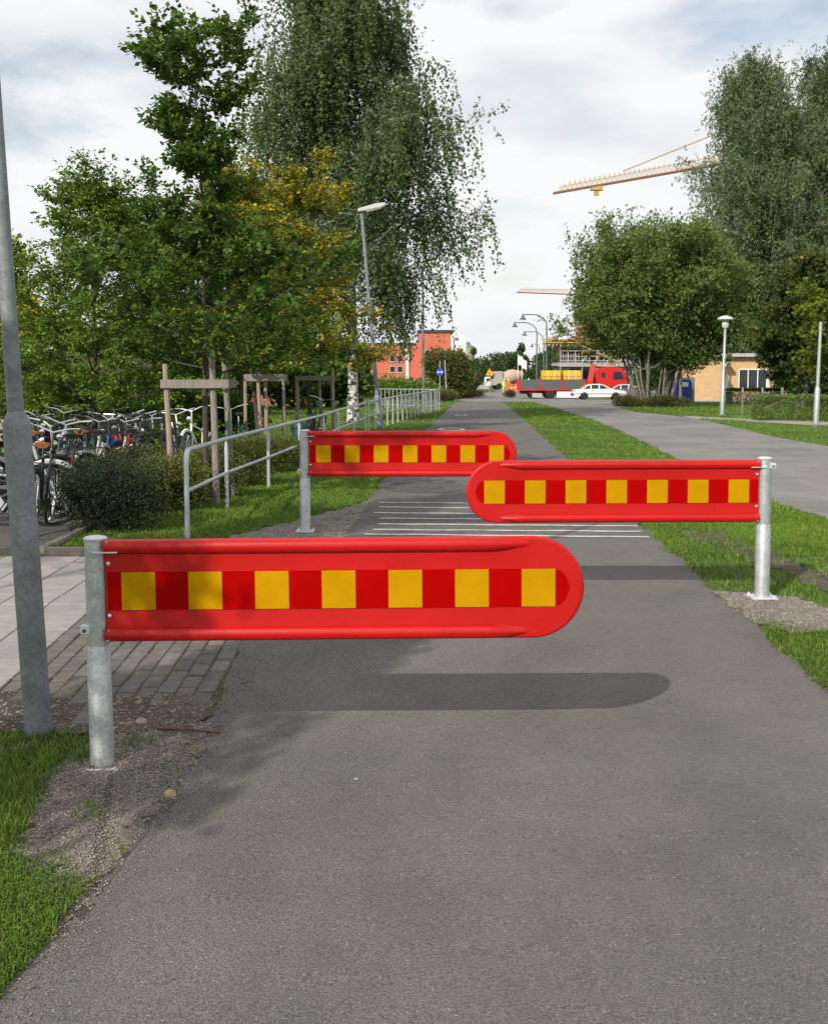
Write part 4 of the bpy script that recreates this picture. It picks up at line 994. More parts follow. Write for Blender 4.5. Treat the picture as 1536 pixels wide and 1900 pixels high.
# weeping birch
birch_b = bpy.data.materials.new('birch_bark'); birch_b.use_nodes = True
_t = birch_b.node_tree; _p = _t.nodes['Principled BSDF']; _p.inputs['Roughness'].default_value = .8
_g = N(_t, 'ShaderNodeNewGeometry'); _m = N(_t, 'ShaderNodeMapping'); _m.inputs['Scale'].default_value = (1.6, 1.6, 3.0); _n = N(_t, 'ShaderNodeTexNoise'); _n.inputs['Scale'].default_value = 3.2; _n.inputs['Detail'].default_value = 6
_t.links.new(_g.outputs['Position'], _m.inputs[0]); _t.links.new(_m.outputs[0], _n.inputs[0])
_r = N(_t, 'ShaderNodeValToRGB'); _r.color_ramp.elements[0].position = .44; _r.color_ramp.elements[1].position = .52; _r.color_ramp.elements[0].color = (.03, .026, .022, 1); _r.color_ramp.elements[1].color = (.55, .53, .49, 1)
_t.links.new(_n.outputs[0], _r.inputs[0]); _t.links.new(_r.outputs[0], _p.inputs['Base Color'])
xb, yb = X(655, 40), 40.
def birch_crown(h): return 4.75 * (min(1, .50 + h * 2.0)) * (1 - .42 * h ** 1.5)
tree('birch_tree', 'large weeping birch with white trunk behind the leaning lamp post', xb, yb, 14.2, 31, BIR, birch_crown, n1=78, leaves=165000, leaf_size=.10, wr=.40, base=.27, trunk_r=.19, barkm=birch_b, angle=(16, 62), droop=.13, up=.05, twigs=9, twig=.55, hang=(.72, .6, 2.3), flat=.2, dens=.85, lean=(-.028, 0))
# right hand side
ys_ = 66.; xs_ = X(1216, ys_)
tree('willow_shrub', 'broad many-stemmed green willow beside the white car', xs_, ys_, Z(418, ys_) - float(zg(ys_)), 41, SAL, lambda h: 3.3 * math.sin(math.pi * (.25 + .7 * h)) + .6, n1=130, leaves=80000, leaf_size=.20, wr=.24, base=.22, trunk_r=.11, barkm=bark_grey, angle=(15, 60), twigs=7, twig=.8, stems=20, wid=7.0, flat=.1, spray=.5, dome=(62000, (.2, 0, 6.0), (4.8, 4.1, 4.05), .24), cut=1.08, ragged=(.6, 1.3))
yw = 104.; xw = X(1455, yw)
tree('willow_tree', 'tall silvery willow rising behind the brick house', xw, yw, Z(120, yw), 42, WIL, lambda h: 8.3 * (math.sin(math.pi * (.2 + .7 * h)) ** .8), n1=90, leaves=140000, leaf_size=.30, wr=.2, base=.16, trunk_r=.42, barkm=bark_grey, angle=(25, 62), droop=.12, up=.04, twigs=9, twig=1.2, hang=(.6, 1.0, 3.2), flat=.1, dens=.7)
yw2 = 110.
tree('willow_tree', 'second tall willow at the right picture edge', X(1560, yw2), yw2, Z(90, yw2), 43, BIR, lambda h: 8.3 * (math.sin(math.pi * (.2 + .7 * h)) ** .8), n1=70, leaves=110000, leaf_size=.31, wr=.22, base=.14, trunk_r=.4, barkm=bark_grey, angle=(25, 62), droop=.12, twigs=9, twig=1.2, hang=(.55, 1.0, 3.0), flat=.1, dens=.55)
ym = 62.
tree('maple_tree', 'dark maple with reddish tinge between house window and right pole', X(1487, ym), ym, Z(470, ym) - float(zg(ym)), 44, [((.035, .062, .014), 4), ((.06, .095, .02), 3), ((.13, .085, .025), .6)], lambda h: 3.1 * math.sin(math.pi * (.28 + .62 * h)) + .2, n1=40, leaves=42000, leaf_size=.19, wr=.4, base=.16, trunk_r=.13, barkm=bark_grey, angle=(8, 60), twigs=8, twig=.7, stems=3, wid=3.0, tipcols=([((.12, .13, .025), 3), ((.20, .13, .03), 1)], -.1))
tree('maple_tree', 'sunlit olive tree cut by the right picture edge', X(1590, 52), 52, Z(420, 52), 45, YLG, lambda h: 2.8 * math.sin(math.pi * (.28 + .62 * h)) + .2, n1=36, leaves=30000, leaf_size=.17, wr=.4, base=.2, trunk_r=.13, angle=(8, 60), twigs=8, twig=.6)
tree('maple_tree', 'dark tree above the brick house roof', X(1400, 106), 106, Z(560, 106) + 1, 46, DKG, lambda h: 4.2 * math.sin(math.pi * (.25 + .65 * h)), n1=36, leaves=30000, leaf_size=.26, wr=.4, base=.3, trunk_r=.2, angle=(8, 60), twigs=8, twig=.9)
# left background
tree('background_tree', 'yellowing tree behind the left lamp post', X(25, 31), 31, Z(470, 31), 51, MDG, lambda h: 1.8 * math.sin(math.pi * (.3 + .6 * h)) + .2, n1=30, leaves=14000, leaf_size=.12, base=.2, trunk_r=.08, twigs=8, twig=.4, tipcols=(YEL, -.02), group='trees behind the cycle park')
tree('background_tree', 'golden leaved low tree by the white edged shed', X(62, 28), 28, Z(600, 28), 52, YLG, lambda h: 1.2 * math.sin(math.pi * (.3 + .6 * h)) + .15, n1=24, leaves=8000, leaf_size=.11, base=.15, trunk_r=.06, twigs=8, twig=.35, tipcols=(YEL, .35), group='trees behind the cycle park')
for i, (u, d, v, w_, lb) in enumerate([(120, 44, 575, 4, 'pale green far tree left of the bushy young tree'), (240, 50, 600, 7, 'dark tree behind the bushy young tree'), (330, 46, 610, 6, 'dark tree behind the tall young tree'), (430, 55, 600, 7, 'dark tree beyond the field behind the stake frames'), (520, 60, 615, 7, 'dark tree beyond the field behind the layered tree'), (610, 66, 630, 7, 'dark tree beyond the field left of the birch trunk'), (-60, 40, 600, 6, 'dark tree past the left picture edge')]):
    far_tree(lb, X(u, d), d, w_, Z(v, d) - float(zg(d)), 60 + i, DKG if i else MDG, 9000, .28, trunk=.22, group='trees beyond the field', lobes=20)
bush('dark_hedge_bush', 'dark green bush mass behind the bicycles on the left', X(210, 24), 24, (3.6, 1.6, 1.5), 71, DKG, 14000, .09, lobes=14, group='bushes behind the cycle park')
bush('dark_hedge_bush', 'brownish green bush right of the left lamp post', X(90, 24), 24, (2.2, 1.5, 2.0), 72, [((.06, .075, .025), 3), ((.09, .10, .03), 2)], 11000, .09, lobes=12, group='bushes behind the cycle park')
bush('dark_hedge_bush', 'bright green bush between the lamp post and the shed', X(150, 22.5), 22.5, (1.4, 1.2, 1.7), 76, MDG, 7000, .085, lobes=9, group='bushes behind the cycle park')
bush('dark_hedge_bush', 'dark bush right behind the white bicycle', X(360, 27), 27, (3.0, 1.4, 1.5), 73, DKG, 9000, .10, lobes=12, group='bushes behind the cycle park')
bush('dark_bush', 'round blackish green bush beside the nearest bicycle', X(195, 12.15), 12.15, (1.22, .92, .86), 74, [((.024, .034, .018), 4), ((.036, .05, .024), 3), ((.05, .065, .03), 1)], 26000, .028, wr=.28, lobes=26, rough=.10)
for i, (u, d, w_, h_, lb) in enumerate([(300, 13.7, 1.3, .72, 'olive green hedge bush right of the dark round one'), (360, 15.3, 1.3, .72, 'olive hedge bush behind the wide stake frame'), (425, 17.0, 1.4, .7, 'olive hedge bush behind the second handrail post'), (490, 19.4, 1.5, .68, 'olive hedge bush under the middle stake frame'), (255, 14.6, 1.4, .75, 'olive hedge bush between dark bush and bicycles')]):
    bush('olive_bush', lb, X(u, d), d, (w_, 1.0, h_), 80 + i, [((.095, .12, .026), 4), ((.135, .15, .036), 3), ((.065, .09, .022), 2), ((.19, .16, .04), .7)], 12000, .034, wr=.35, lobes=18, rough=.10, group='olive hedge bushes by the handrail')
# clipped hedge, hedge under the window, weeds by the road
x, y = G(1500, 781); bush('clipped_hedge', 'clipped olive hedge behind the slim pole at the right', X(1550, y), y + .6, (5.3, 1.2, .86), 90, SAL, 16000, .06, box=True, cat='hedge')
bush('clipped_hedge', 'low dark hedge beneath the white framed house window', X(1392, 75), 74.5, (3.2, .9, .95), 91, DKG, 7000, .09, box=True, cat='hedge')
xs2, ys2 = X(1208, 64), 63.5
for i, (u, w_, lb) in enumerate([(1172, 1.6, 'dry grassy weeds at the left foot of the willow stems'), (1216, 1.8, 'dry grassy weeds in the middle below the willow stems'), (1250, 1.5, 'dry grassy weeds at the right foot of the willow stems')]):
    bush('weeds', lb, X(u, 63.5), 63.5, (w_ * 1.3, 1.6, .6), 95 + i, [((.075, .085, .028), 3), ((.12, .10, .04), 2)], 3500, .14, wr=.12, upb=1.5, lobes=9, cat='weeds', group='weeds below the willow')
x, y = G(1037, 738); bush('weeds', 'dark weeds at the tip of the grass strip before the truck', X(948, y), y, (1.6, 1.2, .9), 99, [((.075, .075, .035), 3), ((.11, .09, .05), 2)], 1800, .16, wr=.12, upb=1.5, lobes=7, cat='weeds')
bush('weeds', 'brown reddish weeds left of the path end', X(822, 88), 88, (2.2, 4, .8), 98, [((.11, .085, .045), 3), ((.075, .085, .03), 2)], 6000, .18, wr=.12, upb=1.5, lobes=16, cat='weeds')
bush('weeds', 'wide band of rough weeds beside the junction', X(866, 116), 116, (5.2, 5, .7), 97, [((.11, .10, .045), 3), ((.075, .085, .03), 2)], 7000, .22, wr=.12, upb=1.5, lobes=20, cat='weeds')
bush('dark_shrubbery', 'dark shrubbery behind the clipped hedge at the right edge', X(1520, 74), 74, (7, 3, 3.2), 88, DKG, 9000, .2, lobes=16, rough=.4)
bush('dark_shrubbery', 'dark shrubbery seen between the pale willow stems', X(1228, 124), 124, (8, 3, 5.2), 89, DKG, 9000, .26, lobes=16, rough=.4)
bush('autumn_bush', 'green and rust coloured bush behind the blue round sign', X(832, 112), 112, (4.6, 3.5, Z(645, 112) + .9), 92, [((.06, .09, .022), 4), ((.09, .11, .025), 2), ((.17, .10, .03), 1.2)], 9000, .24, lobes=18, rough=.5)
bush('autumn_bush', 'smaller dark bush beside the autumn coloured one', X(868, 122), 122, (3.0, 3, 3.2), 93, FAR, 4000, .26, lobes=10, rough=.4)
bush('field_shrub', 'shrubs along the foot of the red brick building', X(745, 105), 105, (9, 3, 2.2), 94, MDG, 6000, .24, lobes=18, rough=.4)
# trees at the end of the road
for i, (u, d, v, w_, nar) in enumerate([(902, 330, 668, 8, 0), (920, 300, 655, 13, 0), (942, 310, 652, 12, 0), (968, 320, 633, 9, 1), (955, 290, 648, 9, 0), (1008, 240, 655, 9, 0), (1022, 230, 645, 9, 0), (1040, 220, 640, 10, 0), (886, 340, 672, 7, 1), (848, 300, 642, 7, 1), (878, 310, 640, 6, 1), (1062, 210, 640, 9, 0)]):
    far_tree(['round tree in the far dip of the road', 'broad tree closing the road, left', 'broad tree closing the road, centre', 'pointed tall tree closing the road', 'lower tree in front of the pointed tall one', 'dark tree beside the curved lamps, leftmost', 'dark tree beside the curved lamps, middle', 'dark tree behind the scaffold', 'small pointed tree right of the round tower', 'pointed tree left of the round tower', 'dark tree right of the round tower', 'dark tree hidden behind the scaffold corner'][i], X(u, d), d, w_, Z(v, d) + .95, 100 + i, FAR, 2600, .55, trunk=.08, narrow=bool(nar), lobes=16)
# trees out of the picture, behind and left of the viewer, that shade the paving and the far barrier
tree('shade_tree', 'young tree standing left behind the viewer, outside the picture', -4.5, .8, 5.4, 120, MDG, lambda h: 1.0 * (1 - .5 * h) + .2, n1=28, leaves=11000, leaf_size=.09, base=.55, trunk_r=.05, twigs=8, twig=.3)
tree('shade_tree', 'taller tree left of the viewer, outside the picture', -6.3, 3.4, 8.4, 121, MDG, lambda h: 1.7 * (1 - .45 * h) + .2, n1=28, leaves=12000, leaf_size=.10, base=.58, trunk_r=.08, twigs=8, twig=.4)

# ------------------------------------------------------------------ buildings
brickm = mat('red_brick_wall', (.52, .145, .095), .9, var=.10, scale=1.2, bump=.2, bscale=12)
brickm2 = mat('window_frame_pale', (.5, .42, .38), .6)
brick_o = mat('orange_brick_wall', (.56, .37, .20), .9, var=.12, scale=3.5, bump=.2, bscale=20)
conc = mat('concrete', (.36, .35, .33), .9, var=.15, scale=1.2)
roofm = mat('dark_roof', (.05, .045, .045), .8, var=.2)
fascia = mat('white_board', (.78, .78, .75), .5, var=.05)
scaf = mat('scaffold_steel', (.42, .42, .41), .5, .4)
timber = mat('new_timber', (.42, .30, .16), .8, var=.2)
yel = mat('yellow_pack', (.62, .42, .02), .55, var=.12, scale=3)
yel2 = mat('formwork_yellow', (.46, .31, .09), .6, var=.15)
shutter = mat('grey_shed_board', (.17, .19, .19), .7, var=.12, scale=2)
def win(parent, c, w, h, dpt, panes, frame_m, axis='x', sgn=-1):
    """window with frame and panes on a wall facing -Y (axis x) or a side wall (axis y)"""
    x, y, z = c; fw = .07
    def bx_(m, a0, a1, z0, z1, d0, d1):
        if axis == 'x': m.bbox(x + a0, x + a1, y + sgn * d0, y + sgn * d1, z + z0, z + z1)
        else: m.bbox(x + sgn * d0, x + sgn * d1, y + a0, y + a1, z + z0, z + z1)
        return m
    f = MB()
    for a0, a1, z0, z1 in ((-w / 2, w / 2, h / 2 - fw, h / 2), (-w / 2, w / 2, -h / 2, -h / 2 + fw), (-w / 2, -w / 2 + fw, -h / 2 + fw, h / 2 - fw), (w / 2 - fw, w / 2, -h / 2 + fw, h / 2 - fw)): bx_(f, a0, a1, z0, z1, .0, dpt)
    for k in range(1, panes):
        q = -w / 2 + w * k / panes; bx_(f, q - fw / 2, q + fw / 2, -h / 2 + fw, h / 2 - fw, 0, dpt)
    fo = f.build('window', frame_m, parent)
    for k in range(panes):
        a0 = -w / 2 + w * k / panes + fw * .5 + .005; a1 = -w / 2 + w * (k + 1) / panes - fw * .5 - .005
        bx_(MB(), a0, a1, -h / 2 + fw + .003, h / 2 - fw - .003, .01, dpt * .5).build('pane', glass, fo)
    bx_(MB(), -w / 2 - .06, w / 2 + .06, -h / 2 - .06, -h / 2 - .003, 0, dpt + .06).build('sill', frame_m, fo)
    return fo
# orange brick house on the right
d = 89.; xl, xr = X(1284, d), X(1440, d); zb = float(zg(d)); wd = xr - xl
o0 = gp(xl, d); t = thing('brick_house', 'low orange brick house with white three-part window behind the park lamp', 'house', o0)
s = X(1, d) - X(0, d)
wx = (X(1338, d) - xl)
zt = Z(668, d) - zb + .3
MB().bbox(0, wx, 0, 6, .12, zt).build('wing_wall', brick_o, t)
MB().bbox(wx, wd, 1.6, 8, .12, zt).build('wall', brick_o, t)
MB().bbox(-.03, wx + .02, -.03, 6.03, -.3, .12).build('plinth', conc, t)
MB().bbox(wx + .02, wd + .02, 1.57, 8, -.3, .12).build('plinth', conc, t)
MB().bbox(-.4, wx + .35, -.4, 6.4, zt, zt + .22).build('roof', roofm, t)
MB().bbox(wx + .35, wd + .5, 1.1, 8.4, zt, zt + .22).build('roof', roofm, t)
MB().bbox(-.42, wx + .36, -.44, -.41, zt - .02, zt + .24).build('fascia', fascia, t)
MB().bbox(wx + .36, wd + .52, 1.06, 1.09, zt - .02, zt + .24).build('fascia', mat('fascia_grey', (.4, .41, .43), .5), t)
zc = (Z(703, d + 1.6) - zb); win(t, ((X(1395, d + 1.6) - xl), 1.6, zc), X(1424, d) - X(1370, d), Z(684, d) - Z(722, d), .09, 3, fascia)
MB().bbox(X(1424, d) - xl + .12, X(1424, d) - xl + .55, 1.56, 1.598, .5, zt - .4).build('door_panel', fascia, t)
dp = MB(); q = wx + .10; dp.tube([(X(1352, d) - xl, .9, zt + .05), (X(1352, d) - xl, .8, zt - .1), (X(1351, d) - xl, .6, zt - .45), (q, -.05, zt - .95), (q, -.06, zt - 1.4)], .055, 8); dp.build('downpipe', fascia, t, True)
MB().bbox(wx + .03, X(1352, d) - xl, .3, 1.5, -.1, zt - 1.35).build('shed_door', shutter, t)
bd = shutter
t = thing('garden_screen', 'grey board screen left of the orange brick house', 'fence', gp(X(1276, 80), 80))
for k in range(7): MB().bbox(-.42 + k * .125, -.42 + k * .125 + .115, 0, .03, 0, 1.75).build('board', bd, t)
# blue bin
bl = mat('bin_blue', (.02, .06, .32), .45, var=.1)
t = thing('recycling_bin', 'bright blue recycling container between willow stems and house', 'bin', gp(X(1258, 80), 79), rz=.1)
MB().prism([(-.5, .05), (.5, .05), (.55, 1.3), (.42, 1.62), (-.42, 1.62), (-.55, 1.3)], 1.0).build('body', bl, t, bevel=.05)
MB().box((.02, -.505, 1.28), (.5, .012, .3)).build('label', fascia, t)
MB().box((-.2, -.506, .9), (.12, .02, .12)).build('slot', darkgrey, t)
# chain link fence with a sagging wire and a leaning rail
fx0, fy0 = G(1352, 772); t = thing('wire_fence', 'low wire mesh fence with wooden posts in front of the brick house', 'fence', gp(fx0, fy0 + 1))
o0 = gp(fx0, fy0 + 1); ex = X(1450, fy0 + 1) - fx0
wirem = mat('fence_wire', (.16, .17, .15), .5, .4)
for k in range(4): MB().tube([(ex * k / 3, 0, -.1), (ex * k / 3, 0, 1.15)], .045, 7).build('post', wood, t, True)
MB().tube([(0, -.05, 1.02), (ex * .5, -.05, .9), (ex, -.05, .98)], .012, 5).build('top_wire', wirem, t)
wm = MB()
for k in range(46): x = ex * k / 45; wm.tube([(x, -.05, .02), (min(ex, x + .25), -.05, .9)], .004, 3, False); wm.tube([(min(ex, x + .25), -.052, .02), (x, -.052, .9)], .004, 3, False)
wm.build('mesh', wirem, t)
MB().tube([(ex * .45, -.12, .04), (ex * 1.12, -.12, .75)], .03, 6).build('leaning_rail', wood, t, True)

# red building with stepped roofline, grey base
d = 150.; xr = X(836, d); xl = X(640, d); zb = float(zg(d)); o0 = gp(xl, d); wd = xr - xl
zt = Z(617, d) - zb; zt2 = Z(640, d) - zb; xm = X(775, d) - xl
t = thing('brick_building', 'large red brick building with grey base behind the birch', 'building', o0)
MB().bbox(xm, wd, 0, 14, 1.7, zt).build('tall_wall', brickm, t)
MB().bbox(0, xm, .8, 14, 1.7, zt2).build('low_wall', brickm, t)
MB().bbox(-.05, wd + .05, -.06, 14.05, -.4, 1.7).build('base', conc, t)
MB().bbox(xm - .1, wd + .35, -.15, 14.1, zt, zt + .35).build('roof_edge', roofm, t)
MB().bbox(-.1, xm - .1, .7, 14.1, zt2, zt2 + .3).build('roof_edge', roofm, t)
for u in (754, 757): MB().bbox(X(u, d) - xl - .09, X(u, d) - xl + .09, .55, .75, 1.7, zt2).build('downpipe', fascia, t)
for u, v in ((793, 655), (793, 677), (822, 655), (822, 677)): win(t, (X(u, d) - xl, -.001, Z(v, d) - zb), .75, .85, .06, 1, brickm2)
for u, v in ((728, 665), (742, 665), (728, 685), (742, 685)): win(t, (X(u, d) - xl, .799, Z(v, d) - zb), .75, .85, .06, 1, brickm2)
MB().bbox(wd + .4, wd + 2.0, 1.0, 1.4, zt * .55, zt - .6).build('side_balcony', fascia, t)
# shed with white fascia on the left, low building behind
d = 27.; o0 = gp(X(68, d), d); t = thing('garden_shed', 'small dark shed with white sloping roof edge behind the bushes', 'shed', o0, rz=R(12))
ws = X(108, d) - X(70, d); zt = Z(652, d)
MB().bbox(.05, ws + 2.2, .2, 2.4, 0, zt - .06).build('wall', mat('shed_brown', (.10, .07, .05), .85), t)
MB().prism([(-.15, zt - .12), (ws + .02, zt + .06), (ws + .02, zt + .22), (-.15, zt + .03)], .04).build('fascia', fascia, t)
MB().bbox(-.1, ws - .02, .05, 2.6, zt - .04, zt + .02).build('roof', roofm, t)
d = 70.; o0 = gp(X(100, d), d); t = thing('long_house', 'pale and red house glimpsed under the trees behind the bicycles', 'house', o0)
ws = X(560, d) - X(100, d)
MB().bbox(0, ws, 0, 6, 0, 2.6).build('wall', mat('long_house_red', (.30, .12, .08), .85), t)
MB().prism([(-.2, 2.6), (ws + .2, 2.6), (ws * .98, 4.0), (ws * .02, 4.0)], 6.6, c=(0, 3, 0)).build('roof', roofm, t)
for u in (200, 232, 262, 320, 520): win(t, (X(u, d) - X(100, d), -.001, 1.4), 1.0, 1.5, .1, 1, fascia)
# pale round water tower and white banner
d = 420.; t = thing('water_tower', 'pale round tower with green cap above the distant trees', 'tower', gp(X(867, d), d))
zt = Z(646, d) + .95
MB().lathe([(1.8, 0), (1.8, zt * .5), (2.7, zt * .72), (2.8, zt * .97), (2.9, zt)], n=18).build('shaft', mat('tower_stone', (.42, .36, .30), .9), t, True)
MB().lathe([(2.95, zt), (2.0, zt + .9), (1.0, zt + 1.4), (.9, zt + 2.1), (0, zt + 2.4)], n=18).build('cap', mat('copper_cap', (.13, .19, .16), .7), t, True)
d = 170.; t = thing('banner_flag', 'tall narrow white banner beside the red brick building', 'banner', gp(X(850, d), d))
MB().tube([(0, 0, 0), (0, 0, Z(618, d) + .9)], .06, 6).build('pole', fascia, t)
zt = Z(620, d) + .9; MB().prism([(.05, zt - 3.4), (.75, zt - 3.2), (.95, zt - 1.4), (.6, zt), (.05, zt)], .04).build('cloth', fascia, t)
for i, u in enumerate((960.5, 968)):
    d = 165. + 4 * i; t = thing('flag_pole', ['taller white flag on a pole behind the truck bed', 'lower white flag on a pole behind the truck bed'][i], 'flag', gp(X(u, d), d))
    zt = Z(659 + 5 * i, d) + .9; MB().tube([(0, 0, 0), (0, 0, zt + .2)], .05, 6).build('pole', fascia, t)
    n = 6; vs = []; fs = []
    for k in range(n + 1):
        for z in (zt, zt - 1.3): vs.append((.05 + .62 * k / n, .08 * math.sin(k * 1.6), z - .30 * k / n - .15 * i)); 
        if k: fs.append((2 * k - 2, 2 * k, 2 * k + 1, 2 * k - 1))
    m = MB(); m.add(vs, fs); m.build('cloth', fascia, t, True)

# construction site
d = 128.; o0 = gp(X(1034, d), d); t = thing('construction_building', 'half built concrete frame with scaffold decks behind the red truck', 'building', o0)
wd = X(1180, d) - X(1034, d); zb = float(zg(d)); Zr = lambda v: Z(v, d) - zb
brownm = mat('site_brown', (.17, .10, .065), .9, var=.25, scale=1)
MB().bbox(.6, wd, 2.5, 9, 0, Zr(678)).build('ground_floor_wall', mat('site_dark', (.05, .045, .042), .9), t)
MB().bbox(.4, wd, 2.2, 9, Zr(678), Zr(672)).build('floor_slab', conc, t)
MB().bbox(1.2, wd, 4.4, 9, Zr(672), Zr(634)).build('upper_wall', brownm, t)
MB().bbox(3.2, wd, 5.0, 9, Zr(634), Zr(586)).build('core_wall', mat('core_red', (.33, .13, .08), .9, var=.2), t)
MB().bbox(.2, wd, -.3, 1.6, Zr(680), Zr(676)).build('scaffold_deck', conc, t)
for k in range(11): MB().tube([(.3 + k * wd / 11, -.2, 0 if k % 3 == 0 else Zr(678)), (.3 + k * wd / 11, -.2, Zr(650))], .06, 6).build('scaffold_pole', scaf, t)
for k in range(8): MB().tube([(.3 + k * .28, -.25, Zr(678)), (.3 + k * .28, -.25, Zr(656))], .04, 5).build('guard_bar', scaf, t)
for v in (651, 661, 669): MB().tube([(.2, -.25, Zr(v)), (wd, -.25, Zr(v))], .055, 6).build('guard_rail', scaf, t)
for k in range(5): MB().tube([(2.4 + k * 1.35, -.3, Zr(678)), (3.0 + k * 1.35, -.3, Zr(663))], .045, 5).build('brace', scaf, t); MB().tube([(3.6 + k * 1.35, -.3, Zr(678)), (3.0 + k * 1.35, -.3, Zr(663))], .045, 5).build('brace', scaf, t)
MB().tube([(1.8, -.5, Zr(636)), (6.6, -.5, Zr(672))], .11, 6).build('raking_shore', timber, t)
for k, v in enumerate((636, 631)): MB().bbox(-1.1 + .6 * k, wd, .3 + k, 6, Zr(v), Zr(v) + .14).build('formwork_deck', yel2, t)
for k in range(9): MB().bbox(-1.0 + k * .42, -.9 + k * .42, -.2, 5.5, Zr(641) - .1 * (k % 2), Zr(638)).build('joist', timber, t)
for k in range(7): MB().box((-1.1 + .55 * k, 1.0, Zr(629 - 2.6 * (k % 4))), (1.3, .2, .12), rz=.3 * (k % 3)).build('timber', yel2 if k % 2 else timber, t)
for k in range(9): MB().tube([(2.6 + .12 * (k % 3), 3 + .5 * k, Zr(600)), (2.6 + .12 * (k % 3), 3 + .5 * k, Zr(576))], .05, 5).build('rebar', scaf, t)
for v in (612, 604, 598, 582): MB().bbox(1.7, 3.4, 2.9, 3.1, Zr(v), Zr(v) + .12).build('edge_plank', timber, t)

def crane(label, d, u0, v0, u1, v1, umast, apex, hgt, col, sag=0, trolley=None):
    """jib seen from u0,v0 (tip) to u1,v1 near the mast"""
    t = thing('tower_crane', label, 'crane', gp(X(umast, d), d), group='tower cranes')
    o0 = gp(X(umast, d), d); tip = Vector((X(u0, d), d, Z(v0, d))) - o0; rt_ = Vector((X(u1, d), d, Z(v1, d))) - o0
    D = rt_ - tip; k0 = (0 - tip.x) / D.x; root = tip + D * k0; n = 44; q = hgt
    lo = MB(); lo.tube([tip + Vector((0, -q * .4, 0)), root + Vector((0, -q * .4, 0))], .12, 5); lo.tube([tip + Vector((0, q * .4, 0)), root + Vector((0, q * .4, 0))], .12, 5)
    lo.build('lower_chord', mat('crane_dark', (.30, .12, .07), .6), t)
    up_ = MB(); top = lambda f: tip + D * k0 * f + Vector((0, 0, q * min(1, f * 12 + .15)))
    up_.tube([top(.03), top(1)], .07, 5); up_.build('upper_chord', col, t)
    br = MB()
    for k in range(n):
        f0, f1 = (k + .0) / n + .02, (k + .5) / n + .02
        for sd in (-1, 1):
            a = tip + D * k0 * f0 + Vector((0, sd * q * .4, 0)); c = tip + D * k0 * min(1, f1 + .5 / n) + Vector((0, sd * q * .4, 0)); b = top(f1)
            br.tube([a, b], .028, 4, False); br.tube([b, c], .028, 4, False)
    br.build('lattice', col, t)
    ms = MB(); zt = root.z + 1
    for sx in (-.7, .7):
        for sy in (-.7, .7): ms.tube([(sx, sy, 0), (sx, sy, zt)], .11, 4)
    z = 1.
    while z < zt - 2: ms.tube([(-.7, -.7, z), (.7, -.7, z + 1.8)], .06, 4); ms.tube([(.7, .7, z), (-.7, .7, z + 1.8)], .06, 4); ms.tube([(-.7, .7, z), (-.7, -.7, z + 1.8)], .06, 4); z += 1.8
    ms.build('mast', col, t)
    if apex:
        ap = Vector((X(apex[0], d), d, Z(apex[1], d))) - o0; MB().tube([ap, root + Vector((-.6, 0, 0))], .22, 5).build('apex_frame', col, t)
        MB().tube([tip + D * k0 * .32 + Vector((0, 0, q)), ap], .085, 5).build('tie_bar', mat('crane_tie', (.45, .27, .17), .6), t)
        MB().tube([ap, root + Vector((9, 0, .4))], .07, 5).build('tie_bar', col, t)
        MB().box(ap, (.9, .9, .9)).build('apex_block', col, t)
    MB().bbox(0, 10, -.6, .6, root.z, root.z + .4).build('counter_jib', col, t)
    MB().bbox(8, 10, -.8, .8, root.z - 1.6, root.z).build('counterweight', conc, t)
    MB().bbox(.9, 2.2, -1.6, -.7, root.z - 2.2, root.z - .2).build('cab', fascia, t)
    if trolley:
        c = tip + D * k0 * trolley; MB().box(c + Vector((0, 0, -.35)), (1.5, 1.0, .5)).build('trolley', yel2, t); MB().box(c + Vector((0, 0, -1.0)), (.6, .4, .5)).build('hook_block', yel2, t)
orange = mat('crane_orange', (.55, .40, .24), .6)
crane('tower crane with long inclined jib reaching out above the willow', 150., 1022, 358, 1297, 309, 1420, (1345, 236), 1.25, orange, trolley=.2)
crane('smaller distant tower crane jib left of the scaffold', 300., 957, 542, 1062, 546, 1110, None, 1.5, mat('crane_pale', (.55, .42, .30), .6), trolley=.85)

# curved street lamps
lm = mat('street_lamp_green', (.10, .13, .13), .5)
for i, (up, uh, v, d) in enumerate(((1013, 969, 583, 150), (995, 954, 598, 172), (1008, 972, 615, 195), (1000, 986, 638, 250))):
    t = thing('street_lamp', ['tallest curved street lamp at the right road side', 'second curved street lamp, its head farthest left', 'third curved street lamp, lower than the first two', 'smallest curved street lamp near the trees'][i], 'street lamp', gp(X(up, d), d), group='curved street lamps along the road')
    zt = Z(v, d) - float(zg(d)); L = X(uh, d) - X(up, d); r0 = abs(L) * .62
    pts_ = [(0, 0, 0), (0, 0, zt - r0 * .75)] + [(-r0 * (1 - math.cos(a)), 0, zt - r0 * .75 + r0 * .75 * math.sin(a)) for a in np.linspace(.25, math.pi / 2, 7)] + [(L, 0, zt - .05)]
    MB().tube(pts_, [.11, .09] + [.07] * (len(pts_) - 2), 8).build('pole', lm, t, True)
    MB().lathe([(.05, .1), (.09, .0), (.14, -.25), (.42, -.62), (.42, -.68), (0, -.66)], c=(L, 0, zt), n=14).build('lamp_head', mat('lamp_head_dark', (.09, .10, .11), .5), t, True)

